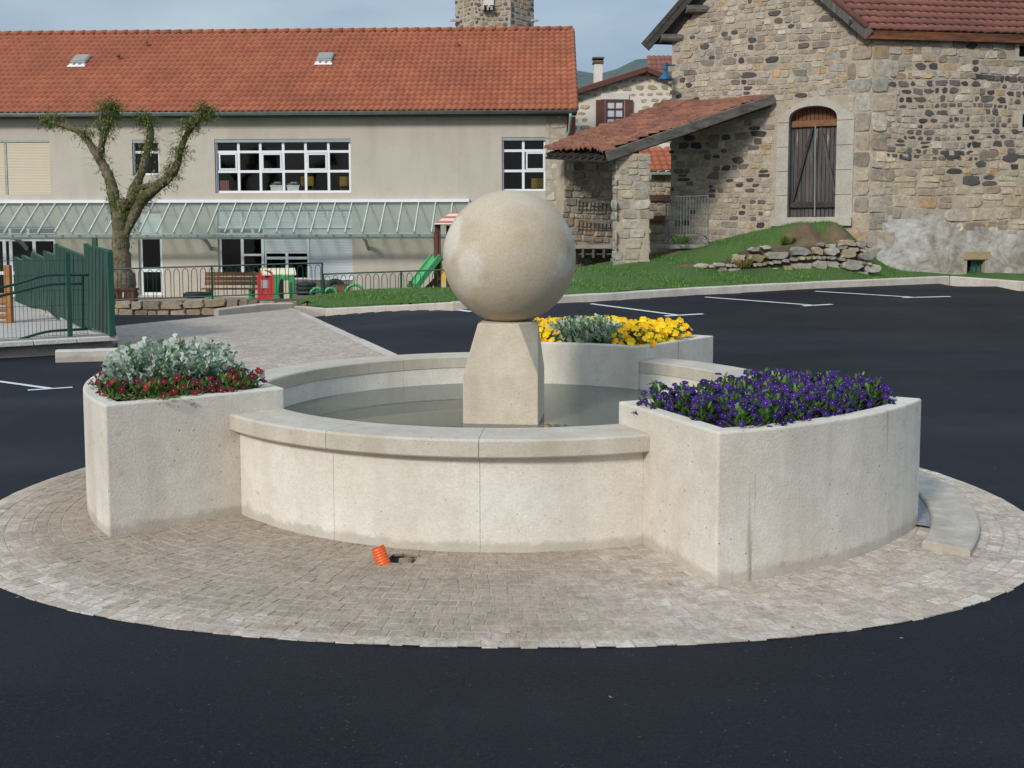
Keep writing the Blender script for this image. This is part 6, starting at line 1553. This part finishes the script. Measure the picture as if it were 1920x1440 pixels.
# pale stepped wall under the panels
stw = empty('stair_wall', (-9, 18, .2), 'whitewashed sloping stair wall below the green panels', 'wall')
b = MB(); top = [atY(xa, ya, Ya) for xa, ya, Ya in ((196, 627, 15.7), (164, 617, 16.9), (128, 590, 18.1), (105, 579, 18.9), (70, 576, 21.3), (30, 573, 24.1))]
for p, q in zip(top, top[1:]):
    d = (q-p); d.z = 0; n_ = Vector((-d.y, d.x, 0)).normalized()*-.10
    vs = []
    for off in (Vector(), n_*2.0):
        vs += [p+off-ZV*.04, q+off-ZV*.04, Vector((q.x, q.y, -.4))+off, Vector((p.x, p.y, -.4))+off]
    b.add(vs, [(0, 1, 2, 3), (7, 6, 5, 4), (0, 4, 5, 1), (1, 5, 6, 2), (2, 6, 7, 3), (3, 7, 4, 0)])
b.build('wall_body', mortar('streaked_whitewash', (.40, .36, .32), (.62, .58, .54)), stw)
b = MB(); bk_ = [c0-nW*.28, c1-nW*.28]; ft_ = [Vector((p.x, p.y, 0)) for p in top]
poly = [Vector((p.x, p.y, .165)) for p in bk_] + [Vector((p.x, p.y, .165+.012*i)) for i, p in enumerate(ft_)] + [Vector((ft_[-1].x-6, ft_[-1].y, .2))]
b.add(poly, [tuple(range(len(poly)))]); tag(b.build('stair_floor', mortar('pale_stair_floor', (.46, .41, .37), (.60, .55, .50)), fix=False), kind='structure')
# orange timber climbing frame at the picture's left edge
q = atY(6, 620, 18.2); e = empty('climbing_frame', q, 'orange timber climbing frame with round rungs behind the mesh fence', 'climbing frame')
for x, y0_ in ((14, 497), (-14, 490)):
    t, bt = atY(x, y0_, 18.2), atY(x, 640, 18.2); b = MB(); b.box((t.x, t.y, (t.z+bt.z-.1)/2), .11, .11, t.z-bt.z+.1); b.build('post', M['timber'], e, bevel=.01)
b = MB(); xa, xb = atY(-14, 560, 18.2).x, atY(14, 560, 18.2).x
for k in range(7): z = atY(0, 632-13.0*k, 18.2).z; b.tube([(xa, 18.18, z), (xb, 18.18, z)], .045, 8)
b.build('rungs', M['timber'], e)

# ================================================================== LIGHT
AZ, EL = R_(32), R_(31)                       # sun behind the camera, to its left
sun_dir = Vector((-math.sin(AZ)*math.cos(EL), -math.cos(AZ)*math.cos(EL), math.sin(EL)))
sl = bpy.data.lights.new('sun', 'SUN'); sl.energy = 1.75; sl.angle = R_(10); sl.color = (1.0, .945, .87)
so = bpy.data.objects.new('sun', sl); COL.objects.link(so); so.rotation_euler = (-sun_dir).to_track_quat('-Z', 'Y').to_euler()
wd = bpy.data.worlds.new('World'); scene.world = wd; wd.use_nodes = True
nt = wd.node_tree; bg = nt.nodes['Background']; sk = nt.nodes.new('ShaderNodeTexSky'); sk.sky_type = 'NISHITA'; sk.sun_disc = False
sk.sun_elevation = EL; sk.sun_rotation = math.atan2(sun_dir.x, sun_dir.y); sk.air_density = 1.2; sk.dust_density = 2.0
tc = nt.nodes.new('ShaderNodeTexCoord'); mp = nt.nodes.new('ShaderNodeMapping'); mp.inputs['Scale'].default_value = (1.6, 1.6, 5.0); mp.inputs['Location'].default_value = (.35, .1, .2); nz = nt.nodes.new('ShaderNodeTexNoise'); nz.inputs['Scale'].default_value = 1.5; nz.inputs['Detail'].default_value = 5; nz.inputs['Roughness'].default_value = .5
nt.links.new(tc.outputs['Generated'], mp.inputs[0]); nt.links.new(mp.outputs[0], nz.inputs['Vector'])
rp_ = nt.nodes.new('ShaderNodeValToRGB'); rp_.color_ramp.elements[0].position = .35; rp_.color_ramp.elements[1].position = .68
rp_.color_ramp.elements[0].color = (1.75, 2.65, 3.75, 1); rp_.color_ramp.elements[1].color = (4.1, 4.85, 5.45, 1)
nt.links.new(nz.outputs['Fac'], rp_.inputs[0])
mx = nt.nodes.new('ShaderNodeMix'); mx.data_type = 'RGBA'; mx.inputs[0].default_value = .88
sz = nt.nodes.new('ShaderNodeSeparateXYZ'); nt.links.new(tc.outputs['Generated'], sz.inputs[0])
gr = nt.nodes.new('ShaderNodeMapRange'); gr.inputs['From Min'].default_value = .0; gr.inputs['From Max'].default_value = .75; gr.inputs['To Min'].default_value = .60; gr.inputs['To Max'].default_value = 1.6; nt.links.new(sz.outputs[2], gr.inputs[0])
vm = nt.nodes.new('ShaderNodeVectorMath'); vm.operation = 'SCALE'; nt.links.new(rp_.outputs[0], vm.inputs[0]); nt.links.new(gr.outputs[0], vm.inputs['Scale'])
nt.links.new(sk.outputs[0], mx.inputs[6]); nt.links.new(vm.outputs[0], mx.inputs[7]); nt.links.new(mx.outputs[2], bg.inputs[0]); bg.inputs[1].default_value = .10
vs_ = scene.view_settings; vs_.view_transform = 'Standard'; vs_.look = 'None'; vs_.exposure = 0.55; vs_.gamma = 1
scene.cycles.max_bounces = 8; scene.cycles.transparent_max_bounces = 16
